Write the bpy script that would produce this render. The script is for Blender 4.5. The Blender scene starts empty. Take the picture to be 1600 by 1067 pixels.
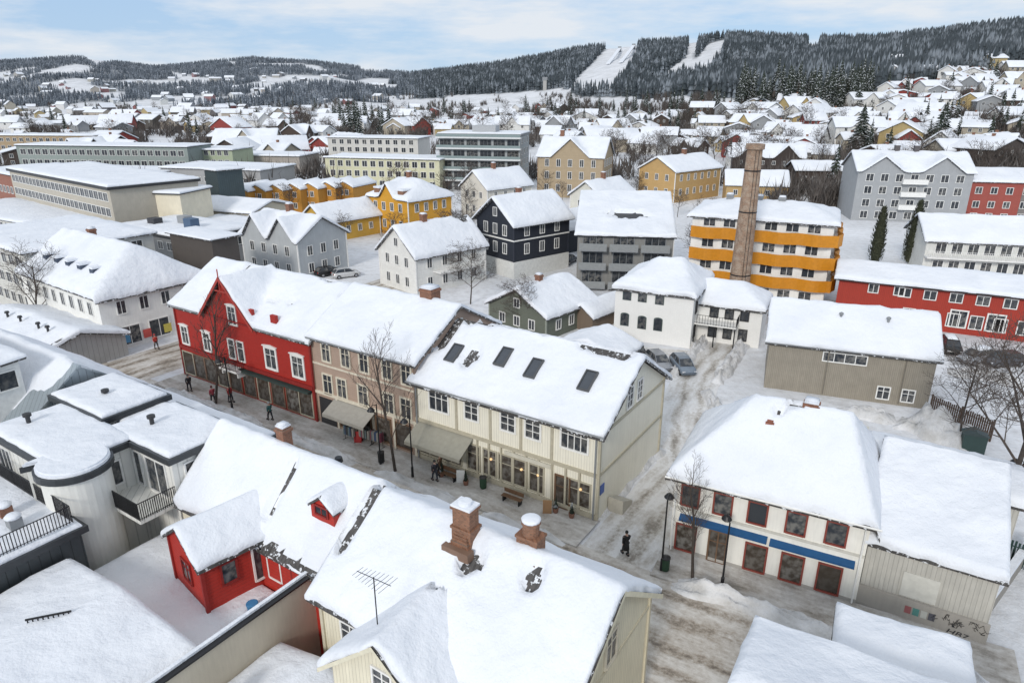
import bpy, bmesh, math, random
import numpy as np
from mathutils import Vector, Matrix, noise
RND=random.Random(11)
rad=math.radians
F=1067.0; PIT=rad(20); H=27.0
sP,cP=math.sin(PIT),math.cos(PIT)
scene=bpy.context.scene
COL=scene.collection
# ------------------------------------------------------------------ basic maths
def ray(px,py):
    dx=(px-800)/F; dy=(533.5-py)/F
    return Vector((dx,cP+dy*sP,-sP+dy*cP))
def at(px,py,z=0.0):
    d=ray(px,py); t=(z-H)/d.z
    return Vector((d.x*t,d.y*t,z))
def pix(x,y,z):
    dep=y*cP-(z-H)*sP; up=y*sP+(z-H)*cP
    return 800+F*x/dep, 533.5-F*up/dep
def interp(tab,a):
    if a<=tab[0][0]: return tab[0][1]
    for (x0,y0),(x1,y1) in zip(tab,tab[1:]):
        if a<=x1:
            return y0+(y1-y0)*(a-x0)/(x1-x0)
    return tab[-1][1]
SKY=[(-300,100),(0,98),(130,90),(250,106),(400,92),(500,98),(600,112),(640,118),(700,113),(800,101),(900,82),(980,73),(1060,69),(1130,60),(1250,68),(1350,70),(1450,60),(1520,50),(1600,44),(1900,35)]
RR=[(0,2800),(600,2700),(720,1900),(1000,1500),(1300,1150),(1600,900)]
D0=[(0,1000),(600,800),(1000,420),(1300,240),(1600,170)]
def terr(x,y):
    if y<150: return 0.0
    a=800+1135*x/y
    d0=interp(D0,a)
    if y<=d0: return 0.0
    r=interp(RR,a); d=ray(800,interp(SKY,a)); hr=H+r*d.z/d.y
    t=(y-d0)/(r-d0)
    n=noise.noise(Vector((x*.004,y*.004,3)))*hr*.16
    if t<1:
        s=t**1.25; return hr*s+n*math.sin(math.pi*min(1,t))
    return max(-20,hr*(1-.35*(t-1)))
def ground_at(px,py):
    d=ray(px,py)
    if d.z<0:
        q=at(px,py)
        if q.y<150: return q
    y=150.0
    while y<6000:
        k=y/d.y; z=H+d.z*k; x=d.x*k
        if z<=terr(x,y): return Vector((x,y,terr(x,y)))
        y*=1.006
    return None
# ------------------------------------------------------------------ materials
MC={}
def newmat(name):
    m=bpy.data.materials.new(name); m.use_nodes=True
    n=m.node_tree; return m,n,n.nodes['Principled BSDF']
def nd(n,t,**k):
    o=n.nodes.new(t)
    for a,b in k.items(): setattr(o,a,b)
    return o
def mth(n,op,a,b=None):
    o=nd(n,'ShaderNodeMath',operation=op)
    for i,v in enumerate((a,b)):
        if v is None: continue
        if isinstance(v,(int,float)): o.inputs[i].default_value=v
        else: n.links.new(v,o.inputs[i])
    return o.outputs[0]
def mixc(n,f,a,b):
    o=nd(n,'ShaderNodeMix',data_type='RGBA')
    for i,v in ((0,f),(6,a),(7,b)):
        if isinstance(v,tuple): o.inputs[i].default_value=v+((1,) if len(v)==3 else ())
        elif isinstance(v,(int,float)): o.inputs[i].default_value=v
        else: n.links.new(v,o.inputs[i])
    return o.outputs[2]
def noi(n,co,scale,det=3,rough=.5):
    o=nd(n,'ShaderNodeTexNoise'); o.inputs['Scale'].default_value=scale; o.inputs['Detail'].default_value=det; o.inputs['Roughness'].default_value=rough
    if co is not None: n.links.new(co,o.inputs['Vector'])
    return o.outputs[0]
def ramp(n,f,a,b):
    o=nd(n,'ShaderNodeMapRange'); o.inputs[1].default_value=a; o.inputs[2].default_value=b; n.links.new(f,o.inputs[0]); return o.outputs[0]
def bump(n,b,h,st=.3,dist=.03):
    o=nd(n,'ShaderNodeBump'); o.inputs['Strength'].default_value=st; o.inputs['Distance'].default_value=dist
    n.links.new(h,o.inputs['Height']); n.links.new(o.outputs[0],b.inputs['Normal'])
def sc(c,k): return tuple(min(1,x*k) for x in c)
def wallm(col,kind='v',step=.18,wear=.2):
    key=('w',col,kind,step)
    if key in MC: return MC[key]
    m,n,b=newmat('cladding')
    tc=nd(n,'ShaderNodeTexCoord'); sp=nd(n,'ShaderNodeSeparateXYZ'); n.links.new(tc.outputs['Object'],sp.inputs[0])
    big=ramp(n,noi(n,tc.outputs['Object'],.9,4),.3,.7)
    mp=nd(n,'ShaderNodeMapping'); mp.inputs['Scale'].default_value=(6,6,.7); n.links.new(tc.outputs['Object'],mp.inputs[0])
    streak=ramp(n,noi(n,mp.outputs[0],1.2,4),.4,.8)
    c=mixc(n,big,col,sc(col,1-wear*.5)); c=mixc(n,mth(n,'MULTIPLY',streak,wear),c,sc(col,.5))
    if kind in 'vh':
        u=mth(n,'ADD',sp.outputs[0],sp.outputs[1]) if kind=='v' else sp.outputs[2]
        q=mth(n,'DIVIDE',u,step); fr=mth(n,'FRACT',q); g=mth(n,'LESS_THAN',fr,.12)
        fl=mth(n,'FLOOR',q); wn=nd(n,'ShaderNodeTexWhiteNoise',noise_dimensions='1D'); n.links.new(fl,wn.inputs['W'])
        c=mixc(n,mth(n,'MULTIPLY',wn.outputs[0],.15),c,sc(col,.65))
        c=mixc(n,mth(n,'MULTIPLY',g,.42),c,sc(col,.35))
        bump(n,b,mth(n,'SUBTRACT',1,g),.6,.03)
        b.inputs['Roughness'].default_value=.65
    elif kind=='b':
        cx=nd(n,'ShaderNodeCombineXYZ'); n.links.new(mth(n,'ADD',sp.outputs[0],sp.outputs[1]),cx.inputs[0]); n.links.new(sp.outputs[2],cx.inputs[1])
        bt=nd(n,'ShaderNodeTexBrick'); bt.inputs['Scale'].default_value=4; n.links.new(cx.outputs[0],bt.inputs['Vector'])
        n.links.new(c,bt.inputs['Color1']); bt.inputs['Color2'].default_value=sc(col,.55 if max(col)<.5 else .9)+(1,); bt.inputs['Mortar'].default_value=(.19,.15,.12,1) if max(col)<.5 else sc(col,.85)+(1,)
        bt.inputs['Mortar Size'].default_value=.025; bt.inputs['Row Height'].default_value=.3; c=bt.outputs[0]
        bump(n,b,bt.outputs[1],-.4,.02); b.inputs['Roughness'].default_value=.85
    elif kind=='m':
        q=mth(n,'DIVIDE',mth(n,'ADD',sp.outputs[0],sp.outputs[1]),.5); g=mth(n,'LESS_THAN',mth(n,'FRACT',q),.08)
        c=mixc(n,g,c,sc(col,.5)); b.inputs['Roughness'].default_value=.4; b.inputs['Metallic'].default_value=.4
        bump(n,b,g,.6,.04)
    else:
        bump(n,b,noi(n,tc.outputs['Object'],14,4),.25,.02); b.inputs['Roughness'].default_value=.85
    n.links.new(c,b.inputs['Base Color'])
    MC[key]=m; return m
def plain(col,rough=.6,metal=0,var=.15):
    key=('p',col,rough,metal)
    if key in MC: return MC[key]
    m,n,b=newmat('painted')
    tc=nd(n,'ShaderNodeTexCoord'); f=ramp(n,noi(n,tc.outputs['Object'],3,4),.3,.7)
    n.links.new(mixc(n,f,col,sc(col,1-var)),b.inputs['Base Color'])
    b.inputs['Roughness'].default_value=rough; b.inputs['Metallic'].default_value=metal
    MC[key]=m; return m
def snowm(name,a,bb,scale=1.0,bs=.35):
    m,n,b=newmat(name)
    g=nd(n,'ShaderNodeNewGeometry')
    f=ramp(n,noi(n,g.outputs['Position'],.35*scale,5),.35,.7)
    n.links.new(mixc(n,f,a,bb),b.inputs['Base Color'])
    h=mth(n,'ADD',mth(n,'MULTIPLY',noi(n,g.outputs['Position'],1.3*scale,3),1.0),mth(n,'MULTIPLY',noi(n,g.outputs['Position'],9*scale,4,.6),.22))
    bump(n,b,h,bs,.25); b.inputs['Roughness'].default_value=.75
    return m
SNOW=snowm('roof_snow',(.78,.80,.84),(.71,.735,.785),1,.6)
SNOWD=snowm('ground_snow',(.70,.70,.71),(.47,.46,.445),2.2,.7)
def glassm(col,key):
    if key in MC: return MC[key]
    m,n,b=newmat('window_glass')
    tc=nd(n,'ShaderNodeTexCoord'); oi=nd(n,'ShaderNodeObjectInfo')
    f=ramp(n,noi(n,tc.outputs['Object'],2.2,2),.42,.62)
    c=mixc(n,mth(n,'MULTIPLY',f,mth(n,'MULTIPLY',oi.outputs['Random'],.7)),col,(.26,.25,.23))
    n.links.new(c,b.inputs['Base Color']); b.inputs['Roughness'].default_value=.08; b.inputs['IOR'].default_value=1.5
    MC[key]=m; return m
GLASS=glassm((.03,.036,.045),'g1')
SHOP=glassm((.055,.043,.033),'g2')
def tilem(col=(.05,.047,.045)):
    key=('t',col)
    if key in MC: return MC[key]
    m,n,b=newmat('roof_tiles')
    tc=nd(n,'ShaderNodeTexCoord'); sp=nd(n,'ShaderNodeSeparateXYZ'); n.links.new(tc.outputs['Object'],sp.inputs[0])
    a=mth(n,'SINE',mth(n,'MULTIPLY',sp.outputs[0],26)); c2=mth(n,'FRACT',mth(n,'MULTIPLY',sp.outputs[1],3.2))
    f=ramp(n,noi(n,tc.outputs['Object'],2,5),.35,.7)
    c=mixc(n,f,col,sc(col,1.9)); c=mixc(n,mth(n,'GREATER_THAN',noi(n,tc.outputs['Object'],3.5,5,.7),.58),c,(.7,.72,.75))
    n.links.new(c,b.inputs['Base Color']); bump(n,b,mth(n,'ADD',a,c2),.8,.03); b.inputs['Roughness'].default_value=.7
    MC[key]=m; return m
TILE=tilem()
WHITE=plain((.82,.81,.78)); DARK=plain((.03,.03,.032),.45); GREYM=plain((.25,.26,.27),.5); IRON=plain((.02,.02,.022),.4,.3)
BRICK=wallm((.33,.14,.08),'b'); WOOD=plain((.16,.09,.05))
BARK=plain((.075,.06,.05),.9,0,.4)
# ------------------------------------------------------------------ mesh builder
class MB:
    def __init__(s): s.v=[]; s.f=[]
    def add(s,vs,fs):
        k=len(s.v); s.v+= [tuple(q) for q in vs]; s.f+=[tuple(i+k for i in f) for f in fs]; return s
    def box(s,x0,x1,y0,y1,z0,z1,M=None):
        vs=[Vector((x,y,z)) for z in (z0,z1) for y in (y0,y1) for x in (x0,x1)]
        if M: vs=[M@q for q in vs]
        return s.add(vs,[(0,2,3,1),(4,5,7,6),(0,1,5,4),(2,6,7,3),(0,4,6,2),(1,3,7,5)])
    def prism(s,pts,y0,y1):
        n=len(pts); vs=[(x,y0,z) for x,z in pts]+[(x,y1,z) for x,z in pts]
        return s.add(vs,[tuple(range(n)),tuple(range(2*n-1,n-1,-1))]+[(i,i+n,(i+1)%n+n,(i+1)%n) for i in range(n)])
    def zprism(s,pts,z0,z1):
        n=len(pts); vs=[(x,y,z0) for x,y in pts]+[(x,y,z1) for x,y in pts]
        return s.add(vs,[tuple(range(n-1,-1,-1)),tuple(range(n,2*n))]+[(i,(i+1)%n,(i+1)%n+n,i+n) for i in range(n)])
    def tube(s,p,q,r0,r1=None,n=6,cap=True):
        p=Vector(p); q=Vector(q); r1=r0 if r1 is None else r1
        d=(q-p)
        if d.length<1e-6: return s
        d.normalize(); a=d.orthogonal().normalized(); b=d.cross(a)
        vs=[p+(a*math.cos(2*math.pi*i/n)+b*math.sin(2*math.pi*i/n))*r0 for i in range(n)]+[q+(a*math.cos(2*math.pi*i/n)+b*math.sin(2*math.pi*i/n))*r1 for i in range(n)]
        fs=[(i,(i+1)%n,(i+1)%n+n,i+n) for i in range(n)]
        if cap: fs+=[tuple(range(n-1,-1,-1)),tuple(range(n,2*n))]
        return s.add(vs,fs)
    def lathe(s,prof,n=12,c=(0,0,0)):
        k=len(prof); vs=[(c[0]+r*math.cos(2*math.pi*i/n),c[1]+r*math.sin(2*math.pi*i/n),c[2]+z) for r,z in prof for i in range(n)]
        fs=[(j*n+i,j*n+(i+1)%n,(j+1)*n+(i+1)%n,(j+1)*n+i) for j in range(k-1) for i in range(n)]
        fs+=[tuple(range(n-1,-1,-1)),tuple(range((k-1)*n,k*n))]
        return s.add(vs,fs)
    def mesh(s,name,mat=None,smooth=False):
        me=bpy.data.meshes.new(name); me.from_pydata(s.v,[],s.f)
        if mat: me.materials.append(mat)
        if smooth: me.polygons.foreach_set('use_smooth',[True]*len(me.polygons))
        me.update(); return me
def put(name,me,parent=None,M=None,label=None):
    o=bpy.data.objects.new(name,me); COL.objects.link(o)
    if parent: o.parent=parent
    if M is not None: o.matrix_basis=M
    if label: o['label']=label
    return o
def part(name,mb,mat,parent=None,M=None,smooth=False,label=None):
    return put(name,mb.mesh(name,mat,smooth),parent,M,label)
def tag(o,label,cat,group=None):
    o['label']=label; o['category']=cat
    if group: o['group']=group
    return o
def thing(name,label,cat,loc=(0,0,0),rz=0,group=None):
    o=bpy.data.objects.new(name,None); COL.objects.link(o); o.location=loc; o.rotation_euler=(0,0,rz); o.empty_display_size=.3
    return tag(o,label,cat,group)
T_=Matrix.Translation
def RZ(a): return Matrix.Rotation(a,4,'Z')
def RX(a): return Matrix.Rotation(a,4,'X')
# ------------------------------------------------------------------ window cache
WC={}
def winmesh(w,h,nx,ny,fm,cas,gm,orn):
    key=(round(w,2),round(h,2),nx,ny,fm.name,round(cas,2),gm.name,orn)
    if key in WC: return WC[key]
    a=w/2; m=MB(); c=cas
    m.box(-a-c,-a,-.09,.02,-h/2-c,h/2+c); m.box(a,a+c,-.09,.02,-h/2-c,h/2+c)
    m.box(-a,a,-.085,.02,h/2,h/2+c); m.box(-a,a,-.12,.02,-h/2-c,-h/2)
    if orn: m.prism([(-a-c-.1,h/2+c),(a+c+.1,h/2+c),(a+c+.1,h/2+c+.08),(0,h/2+c+.2),(-a-c-.1,h/2+c+.08)],-.16,.02)
    for i in range(1,nx):
        x=-a+w*i/nx; m.box(x-.035,x+.035,-.06,0,-h/2,h/2)
    zs=[h/2-h*.33] if ny==2 else [-h/2+h*i/ny for i in range(1,ny)]
    for z in zs: m.box(-a,a,-.055,0,z-.025,z+.025)
    g=MB().box(-a,a,-.03,.01,-h/2,h/2)
    WC[key]=(m.mesh('window',fm),g.mesh('pane',gm)); return WC[key]
def lin(a,b,res,ex=()):
    s={a,b}; e=min(.3,(b-a)*.1)
    for k in (.25,1): s|={a+e*k,b-e*k}
    n=max(1,int((b-a)/res))
    s|={a+(b-a)*i/n for i in range(n+1)}|{x for x in ex if a<x<b}
    L=sorted(s); out=[L[0]]
    for x in L[1:]:
        if x-out[-1]>.02: out.append(x)
    out[-1]=b; return out
class House:
    def __init__(s,name,label,cat,org,rz,L,D,eave,ridge,wall,axis='x',hip=(0,0),hipz=None,over=.45,T=.3,res=4,cross=(),bare=(),base=0,group=None,root=None,roofm=None,snow=True,foot=0,wob=0,trim=None,edge=.04,slab=.17):
        s.L,s.D,s.eave,s.ridge,s.axis,s.hip,s.hipz,s.cross,s.bare,s.over,s.T,s.e=L,D,eave,ridge,axis,hip,hipz if hipz is not None else eave,cross,bare,over,T,edge
        org=Vector((org[0],org[1],org[2] if len(org)>2 else 0)); s.mw=T_(org)@RZ(rz); s.seed=RND.random()*50
        if root is None:
            s.t=thing(name,label,cat,org,rz,group); s.rel=Matrix()
        else:
            s.t=root.t; s.rel=root.mw.inverted()@s.mw
        m=MB(); top=[]
        N=24 if (cross or any(hip)) else 2
        def side(p,q):
            for i in range(N):
                f=i/N; top.append((p[0]+(q[0]-p[0])*f,p[1]+(q[1]-p[1])*f))
        side((0,0),(L,0)); side((L,0),(L,D)); side((L,D),(0,D)); side((0,D),(0,0))
        n=len(top); z0=base-foot
        ztop=[s.fz(min(max(x,.01),L-.01),min(max(y,.01),D-.01))-.1 for x,y in top]
        for k in range(4):
            idx=[(k*N+i)%n for i in range(N+1)]
            vs=[(top[idx[0]][0],top[idx[0]][1],z0),(top[idx[-1]][0],top[idx[-1]][1],z0)]+[(top[i][0],top[i][1],ztop[i]) for i in reversed(idx)]
            m.add(vs,[tuple(range(len(vs)))])
        s.wall=part('wall',m,wall,s.t,s.rel)
        o=over
        if trim:
            c=MB()
            for x,y in ((0,0),(L,0),(L,D),(0,D)): c.box(x-.09,x+.09,y-.09,y+.09,z0,s.fz(min(max(x,.05),L-.05),min(max(y,.05),D-.05))-.12)
            part('corner_board',c,trim,s.t,s.rel)
        exx=[L/2] if axis in 'y' else []; exy=[D/2] if axis=='x' else []
        if axis=='x': exy+= [D/2-.25,D/2+.25]
        if axis=='y': exx+= [L/2-.25,L/2+.25]
        for xc,pk,hw in cross: exx+=[xc,xc-hw,xc+hw,xc-.25,xc+.25]
        xs=lin(-o,L+o,res,exx); ys=lin(-o,D+o,res,exy)
        s.roof=part('roof',s.field(xs,ys,lambda x,y:s.fz(x,y),lambda x,y:s.fz(x,y)-slab),roofm or TILE,s.t,s.rel)
        if snow:
            e=edge; xs=lin(-o-e,L+o+e,res,exx); ys=lin(-o-e,D+o+e,res,exy)
            s.snow=part('snow_cover',s.field(xs,ys,lambda x,y:s.fz(x,y,True)+s.th(x,y),lambda x,y:s.fz(x,y)-.02,wob),SNOW,s.roof,None,True)
    def fz(s,x,y,soft=False):
        L,D,e,r=s.L,s.D,s.eave,s.ridge
        ab=(lambda q: math.sqrt(q*q+.06)-.1) if soft else abs
        if s.axis=='x':
            z=r-(r-e)*ab(y-D/2)/(D/2)
            if s.hip[0]: z=min(z,s.hipz+(r-s.hipz)*x/s.hip[0])
            if s.hip[1]: z=min(z,s.hipz+(r-s.hipz)*(L-x)/s.hip[1])
        elif s.axis=='y':
            z=r-(r-e)*ab(x-L/2)/(L/2)
            if s.hip[0]: z=min(z,s.hipz+(r-s.hipz)*y/s.hip[0])
            if s.hip[1]: z=min(z,s.hipz+(r-s.hipz)*(D-y)/s.hip[1])
        elif s.axis=='s': z=e+(r-e)*y/D
        else: z=e
        for xc,pk,hw in s.cross:
            if y<D*.5:
                k=(pk-e)/hw; z2=pk-k*ab(x-xc)
                if z2>z: z=z2
        return z
    def th(s,x,y):
        L,D,o,E=s.L,s.D,s.over,s.e
        e=min(x+o+E,L+o+E-x,y+o+E,D+o+E-y); e=max(0,e)
        t=s.T*(.35+.65*min(1,(e/.3))**.5)
        p=Vector((x*.45+s.seed,y*.45,s.seed))
        t*=1+.45*noise.noise(p)+.25*noise.noise(p*3.1)
        for bx,by,rx,ry in s.bare:
            q=((x-bx)/rx)**2+((y-by)/ry)**2+noise.noise(Vector((x*1.7,y*1.7,s.seed)))*.9
            if q<1: t=min(t,-.1 if q<.8 else .02)
        return t
    def field(s,xs,ys,ft,fb,wob=0):
        m=MB(); nx,ny=len(xs),len(ys); vs=[]
        def w(i,j):
            x,y=xs[i],ys[j]
            if wob and j in (0,ny-1): y+= (1 if j==0 else -1)*wob*(.5+noise.noise(Vector((x*1.3,s.seed,j))))
            if wob and i in (0,nx-1): x+= (1 if i==0 else -1)*wob*(.5+noise.noise(Vector((y*1.3,s.seed,i))))
            return x,y
        for j in range(ny):
            for i in range(nx):
                x,y=w(i,j); vs.append((x,y,ft(xs[i],ys[j])))
        fs=[(j*nx+i,j*nx+i+1,(j+1)*nx+i+1,(j+1)*nx+i) for j in range(ny-1) for i in range(nx-1)]
        bd=[(i,0) for i in range(nx)]+[(nx-1,j) for j in range(1,ny)]+[(i,ny-1) for i in range(nx-2,-1,-1)]+[(0,j) for j in range(ny-2,0,-1)]
        k=len(vs); n=len(bd)
        for i,j in bd:
            x,y=w(i,j); vs.append((x,y,fb(xs[i],ys[j])))
        for q in range(n):
            i,j=bd[q]; i2,j2=bd[(q+1)%n]
            fs.append((j2*nx+i2,j*nx+i,k+q,k+(q+1)%n))
        if not wob and nx*ny<1500:
            kk=len(vs)
            for j in range(ny):
                for i in range(nx): vs.append((xs[i],ys[j],fb(xs[i],ys[j])-.001))
            fs+=[(kk+(j+1)*nx+i,kk+(j+1)*nx+i+1,kk+j*nx+i+1,kk+j*nx+i) for j in range(ny-1) for i in range(nx-1)]
        m.add(vs,fs); return m
    def fm(s,face):
        return {'front':Matrix(),'right':T_((s.L,0,0))@RZ(math.pi/2),'back':T_((s.L,s.D,0))@RZ(math.pi),'left':T_((0,s.D,0))@RZ(-math.pi/2)}[face]
    def fp(s,face,px,py):
        M=(s.mw@s.fm(face)).inverted(); o=M@Vector((0,0,H)); d=M.to_3x3()@ray(px,py)
        k=-o.y/d.y; p=o+d*k; return p.x,p.z
    def M(s,face,x,z,y=0): return s.rel@s.fm(face)@T_((x,y,z))
    def win(s,face,x,z,w,h,nx=2,ny=1,fm=None,cas=.1,gm=None,orn=False,name='window'):
        a,b=winmesh(w,h,nx,ny,fm or WHITE,cas,gm or GLASS,orn)
        o=put(name,a,s.t,s.M(face,x,z)); put('pane',b,o); return o
    def winp(s,face,pts,w,h,**k):
        zs=[s.fp(face,*p) for p in pts]; z=sum(q[1] for q in zs)/len(zs)
        for x,_ in zs: s.win(face,x,z,w,h,**k)
    def grid(s,face,zs,n,w,h,m=1.0,**k):
        W=s.L if face in('front','back') else s.D
        for z in zs:
            for i in range(n): s.win(face,m+(W-2*m)*(i+.5)/n,z,w,h,**k)
    def fbox(s,name,face,x0,x1,z0,z1,d0,d1,mat,**k):
        return part(name,MB().box(x0,x1,-d1,-d0,z0,z1),mat,s.t,s.rel@s.fm(face),**k)
    def chimney(s,x,y,w=.8,h=1.4,mat=None,d=None,snow=True):
        z=s.fz(x,y); d=d or w; m=MB().box(-w/2,w/2,-d/2,d/2,-.6,h); m.box(-w/2-.07,w/2+.07,-d/2-.07,d/2+.07,h-.28,h-.1)
        c=part('chimney',m,mat or BRICK,s.t,s.rel@T_((x,y,z)))
        if snow:
            part('snow_cap',MB().box(-w/2,w/2,-d/2,d/2,h,h+.1).box(-w/2+.06,w/2-.06,-d/2+.06,d/2-.06,h+.1,h+.2),SNOW,c,None,True)
        return c
    def skylight(s,x,y,w=.9,h=1.5):
        z=s.fz(x,y); e=.05; sl=math.atan2(s.fz(x,y+e)-s.fz(x,y-e),2*e)
        Mt=s.rel@T_((x,y,z))@RX(sl)
        m=MB(); a,b=w/2,h/2; t=.48
        m.box(-a-.1,-a,-b-.1,b+.1,-.1,t); m.box(a,a+.1,-b-.1,b+.1,-.1,t); m.box(-a,a,-b-.1,-b,-.1,t-.005); m.box(-a,a,b,b+.1,-.1,t-.005)
        o=part('skylight',m,plain((.07,.072,.075),.4),s.t,Mt); part('pane',MB().box(-a,a,-b,b,.2,t-.06),plain((.06,.07,.085),.12),o)
    def awning(s,face,x0,x1,z,drop,out,mat,val=.28):
        m=MB(); m.add([(x0,0,z),(x1,0,z),(x1,-out,z-drop),(x0,-out,z-drop),(x0,-.0,z-.06),(x1,0,z-.06),(x1,-out,z-drop-.06),(x0,-out,z-drop-.06)],[(0,3,2,1),(4,5,6,7),(0,1,5,4),(1,2,6,5),(2,3,7,6),(3,0,4,7)])
        m.box(x0,x1,-out-.02,-out+.01,z-drop-val,z-drop-.03)
        part('awning',m,mat,s.t,s.rel@s.fm(face))
def railing(mb,p,q,h=1.0,step=.15,r=.018):
    p=Vector(p); q=Vector(q); n=max(1,int((q-p).length/step))
    mb.tube(p+Vector((0,0,h)),q+Vector((0,0,h)),.03,n=4); mb.tube(p+Vector((0,0,.1)),q+Vector((0,0,.1)),.02,n=4)
    for i in range(n+1):
        a=p.lerp(q,i/n); mb.tube(a,a+Vector((0,0,h)),r if i%8 else .03,n=4,cap=False)
B0=Vector((5.66,38.9)); ANG=math.atan2(-.548,.836); U=Vector((math.cos(ANG),math.sin(ANG))); V=Vector((-U.y,U.x))
def S(s,t,z=0): p=B0+U*s+V*t; return (p.x,p.y,z)
OCC=[]
def occ(h,r=None):
    c=h.mw@Vector((h.L/2,h.D/2,0)); OCC.append((c.x,c.y,r or max(h.L,h.D)*.62))
# ================================================================== GROUND
SL=[[(888,142),(905,118),(930,94),(955,66),(998,58),(994,90),(978,118),(952,144)],[(1028,124),(1050,106),(1070,92),(1078,60),(1092,60),(1086,92),(1108,68),(1134,62),(1126,92),(1102,116)],[(1260,86),(1262,66),(1280,66),(1278,84)],[(1110,114),(1150,100),(1180,96),(1178,104),(1135,114)],
 [(80,128),(140,132),(200,146),(190,158),(100,146)],[(260,112),(300,118),(330,128),(290,130)],[(350,96),(372,97),(365,104)],[(560,100),(612,104),(600,114),(565,112)],[(690,150),(790,146),(880,138),(900,150),(780,160),(700,160)],[(400,118),(470,126),(460,136),(410,130)],[(130,90),(180,98),(150,102)],[(470,104),(520,110),(500,116)],[(0,116),(40,120),(30,126),(0,126)]]
def inpoly(px,py,P):
    c=False; j=len(P)-1
    for i in range(len(P)):
        if (P[i][1]>py)!=(P[j][1]>py) and px<(P[j][0]-P[i][0])*(py-P[i][1])/(P[j][1]-P[i][1])+P[i][0]: c=not c
        j=i
    return c
def fmask(x,y,z):
    if y<330: return 0
    px,py=pix(x,y,z)
    if py>168: return 0
    for P in SL:
        if inpoly(px,py,P): return 0
    a=px
    if a<620:
        n=noise.noise(Vector((x*.0035,y*.002,7)))+.5*noise.noise(Vector((x*.012,y*.006,2)))
        if py>150: return 1 if n>.12 else 0
        return 1 if n>(-.3 if py<118 else -.1) else 0
    lim=interp([(620,152),(900,152),(1150,152),(1300,152),(1420,134),(1600,102)],a)
    return 1 if py<lim+8*noise.noise(Vector((x*.01,y*.01,0))) else 0
def build_ground():
    ys=[]; y=-30.0
    while y<150: ys.append(y); y+=3
    while y<7500: ys.append(y); y*=1.022
    ks=[-1.6+3.2*i/460 for i in range(461)]
    vs=[];cols=[]
    for y in ys:
        for k in ks:
            x=k*(y+60)
            z=terr(x,y); vs.append((x,y,z)); a=800+1135*x/max(y,1); cols.append((fmask(x,y,z)*(.75 if a<620 else 1)) if y>300 else 0)  # wood tint weakened far left, painting in the paling of distance haze
    nx=len(ks); fs=[(j*nx+i,j*nx+i+1,(j+1)*nx+i+1,(j+1)*nx+i) for j in range(len(ys)-1) for i in range(nx-1)]
    me=bpy.data.meshes.new('ground'); me.from_pydata(vs,[],fs)
    at_=me.attributes.new('wood','FLOAT','POINT'); at_.data.foreach_set('value',[float(c) for c in cols])
    m,n,b=newmat('snowy_ground'); g=nd(n,'ShaderNodeNewGeometry'); a=nd(n,'ShaderNodeAttribute',attribute_name='wood')
    P=g.outputs['Position']
    f1=ramp(n,noi(n,P,.06,5),.35,.65); f2=ramp(n,noi(n,P,.9,5,.65),.45,.72)
    c=mixc(n,f1,(.75,.76,.79),(.60,.61,.63)); c=mixc(n,mth(n,'MULTIPLY',f2,.42),c,(.35,.33,.31))
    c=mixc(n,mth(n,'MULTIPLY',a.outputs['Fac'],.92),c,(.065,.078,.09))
    n.links.new(c,b.inputs['Base Color']); b.inputs['Roughness'].default_value=.8
    bump(n,b,mth(n,'ADD',noi(n,P,.8,4),mth(n,'MULTIPLY',noi(n,P,5,4),.3)),.5,.3)
    me.materials.append(m); me.polygons.foreach_set('use_smooth',[True]*len(me.polygons))
    o=put('ground',me); o['kind']='structure'
build_ground()
def roadm(name,a,b_,d_,ruts=0,amt=.5):
    m,n,b=newmat(name); uv=nd(n,'ShaderNodeUVMap'); sp=nd(n,'ShaderNodeSeparateXYZ'); n.links.new(uv.outputs[0],sp.inputs[0])
    mp=nd(n,'ShaderNodeMapping'); mp.inputs['Scale'].default_value=(.28,1.0,1); n.links.new(uv.outputs[0],mp.inputs[0])
    f=noi(n,mp.outputs[0],1.1,8,.66); f2=noi(n,uv.outputs[0],3.1,6,.75); f3=noi(n,uv.outputs[0],.33,3)
    v=mth(n,'ADD',mth(n,'ADD',mth(n,'MULTIPLY',f,.5),mth(n,'MULTIPLY',f2,.28)),mth(n,'MULTIPLY',f3,.22))
    wob=mth(n,'MULTIPLY',mth(n,'SUBTRACT',noi(n,uv.outputs[0],.07,2),.5),3.4)
    if ruts:   # two wheel tracks in each direction
        q=mth(n,'ABSOLUTE',mth(n,'SUBTRACT',mth(n,'ABSOLUTE',mth(n,'ADD',sp.outputs[1],wob)),ruts)); q=mth(n,'ABSOLUTE',mth(n,'SUBTRACT',q,.75))
        r=mth(n,'SUBTRACT',1,ramp(n,q,.05,.5)); v=mth(n,'ADD',v,mth(n,'MULTIPLY',mth(n,'MULTIPLY',r,f2),.2))
    c=mixc(n,ramp(n,v,amt-.08,amt+.06),a,b_); c=mixc(n,ramp(n,v,amt+.05,amt+.14),c,d_)
    n.links.new(c,b.inputs['Base Color']); b.inputs['Roughness'].default_value=.6; bump(n,b,v,.9,.12)
    return m
ROAD=roadm('slushy_road',(.60,.575,.54),(.33,.285,.235),(.15,.125,.10),1.9,.52)
LANE=roadm('trodden_lane',(.68,.675,.67),(.44,.41,.37),(.24,.215,.185),.01,.54)
PAVE=roadm('trodden_pavement',(.62,.605,.58),(.38,.35,.315),(.22,.2,.17),0,.49)
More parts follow.
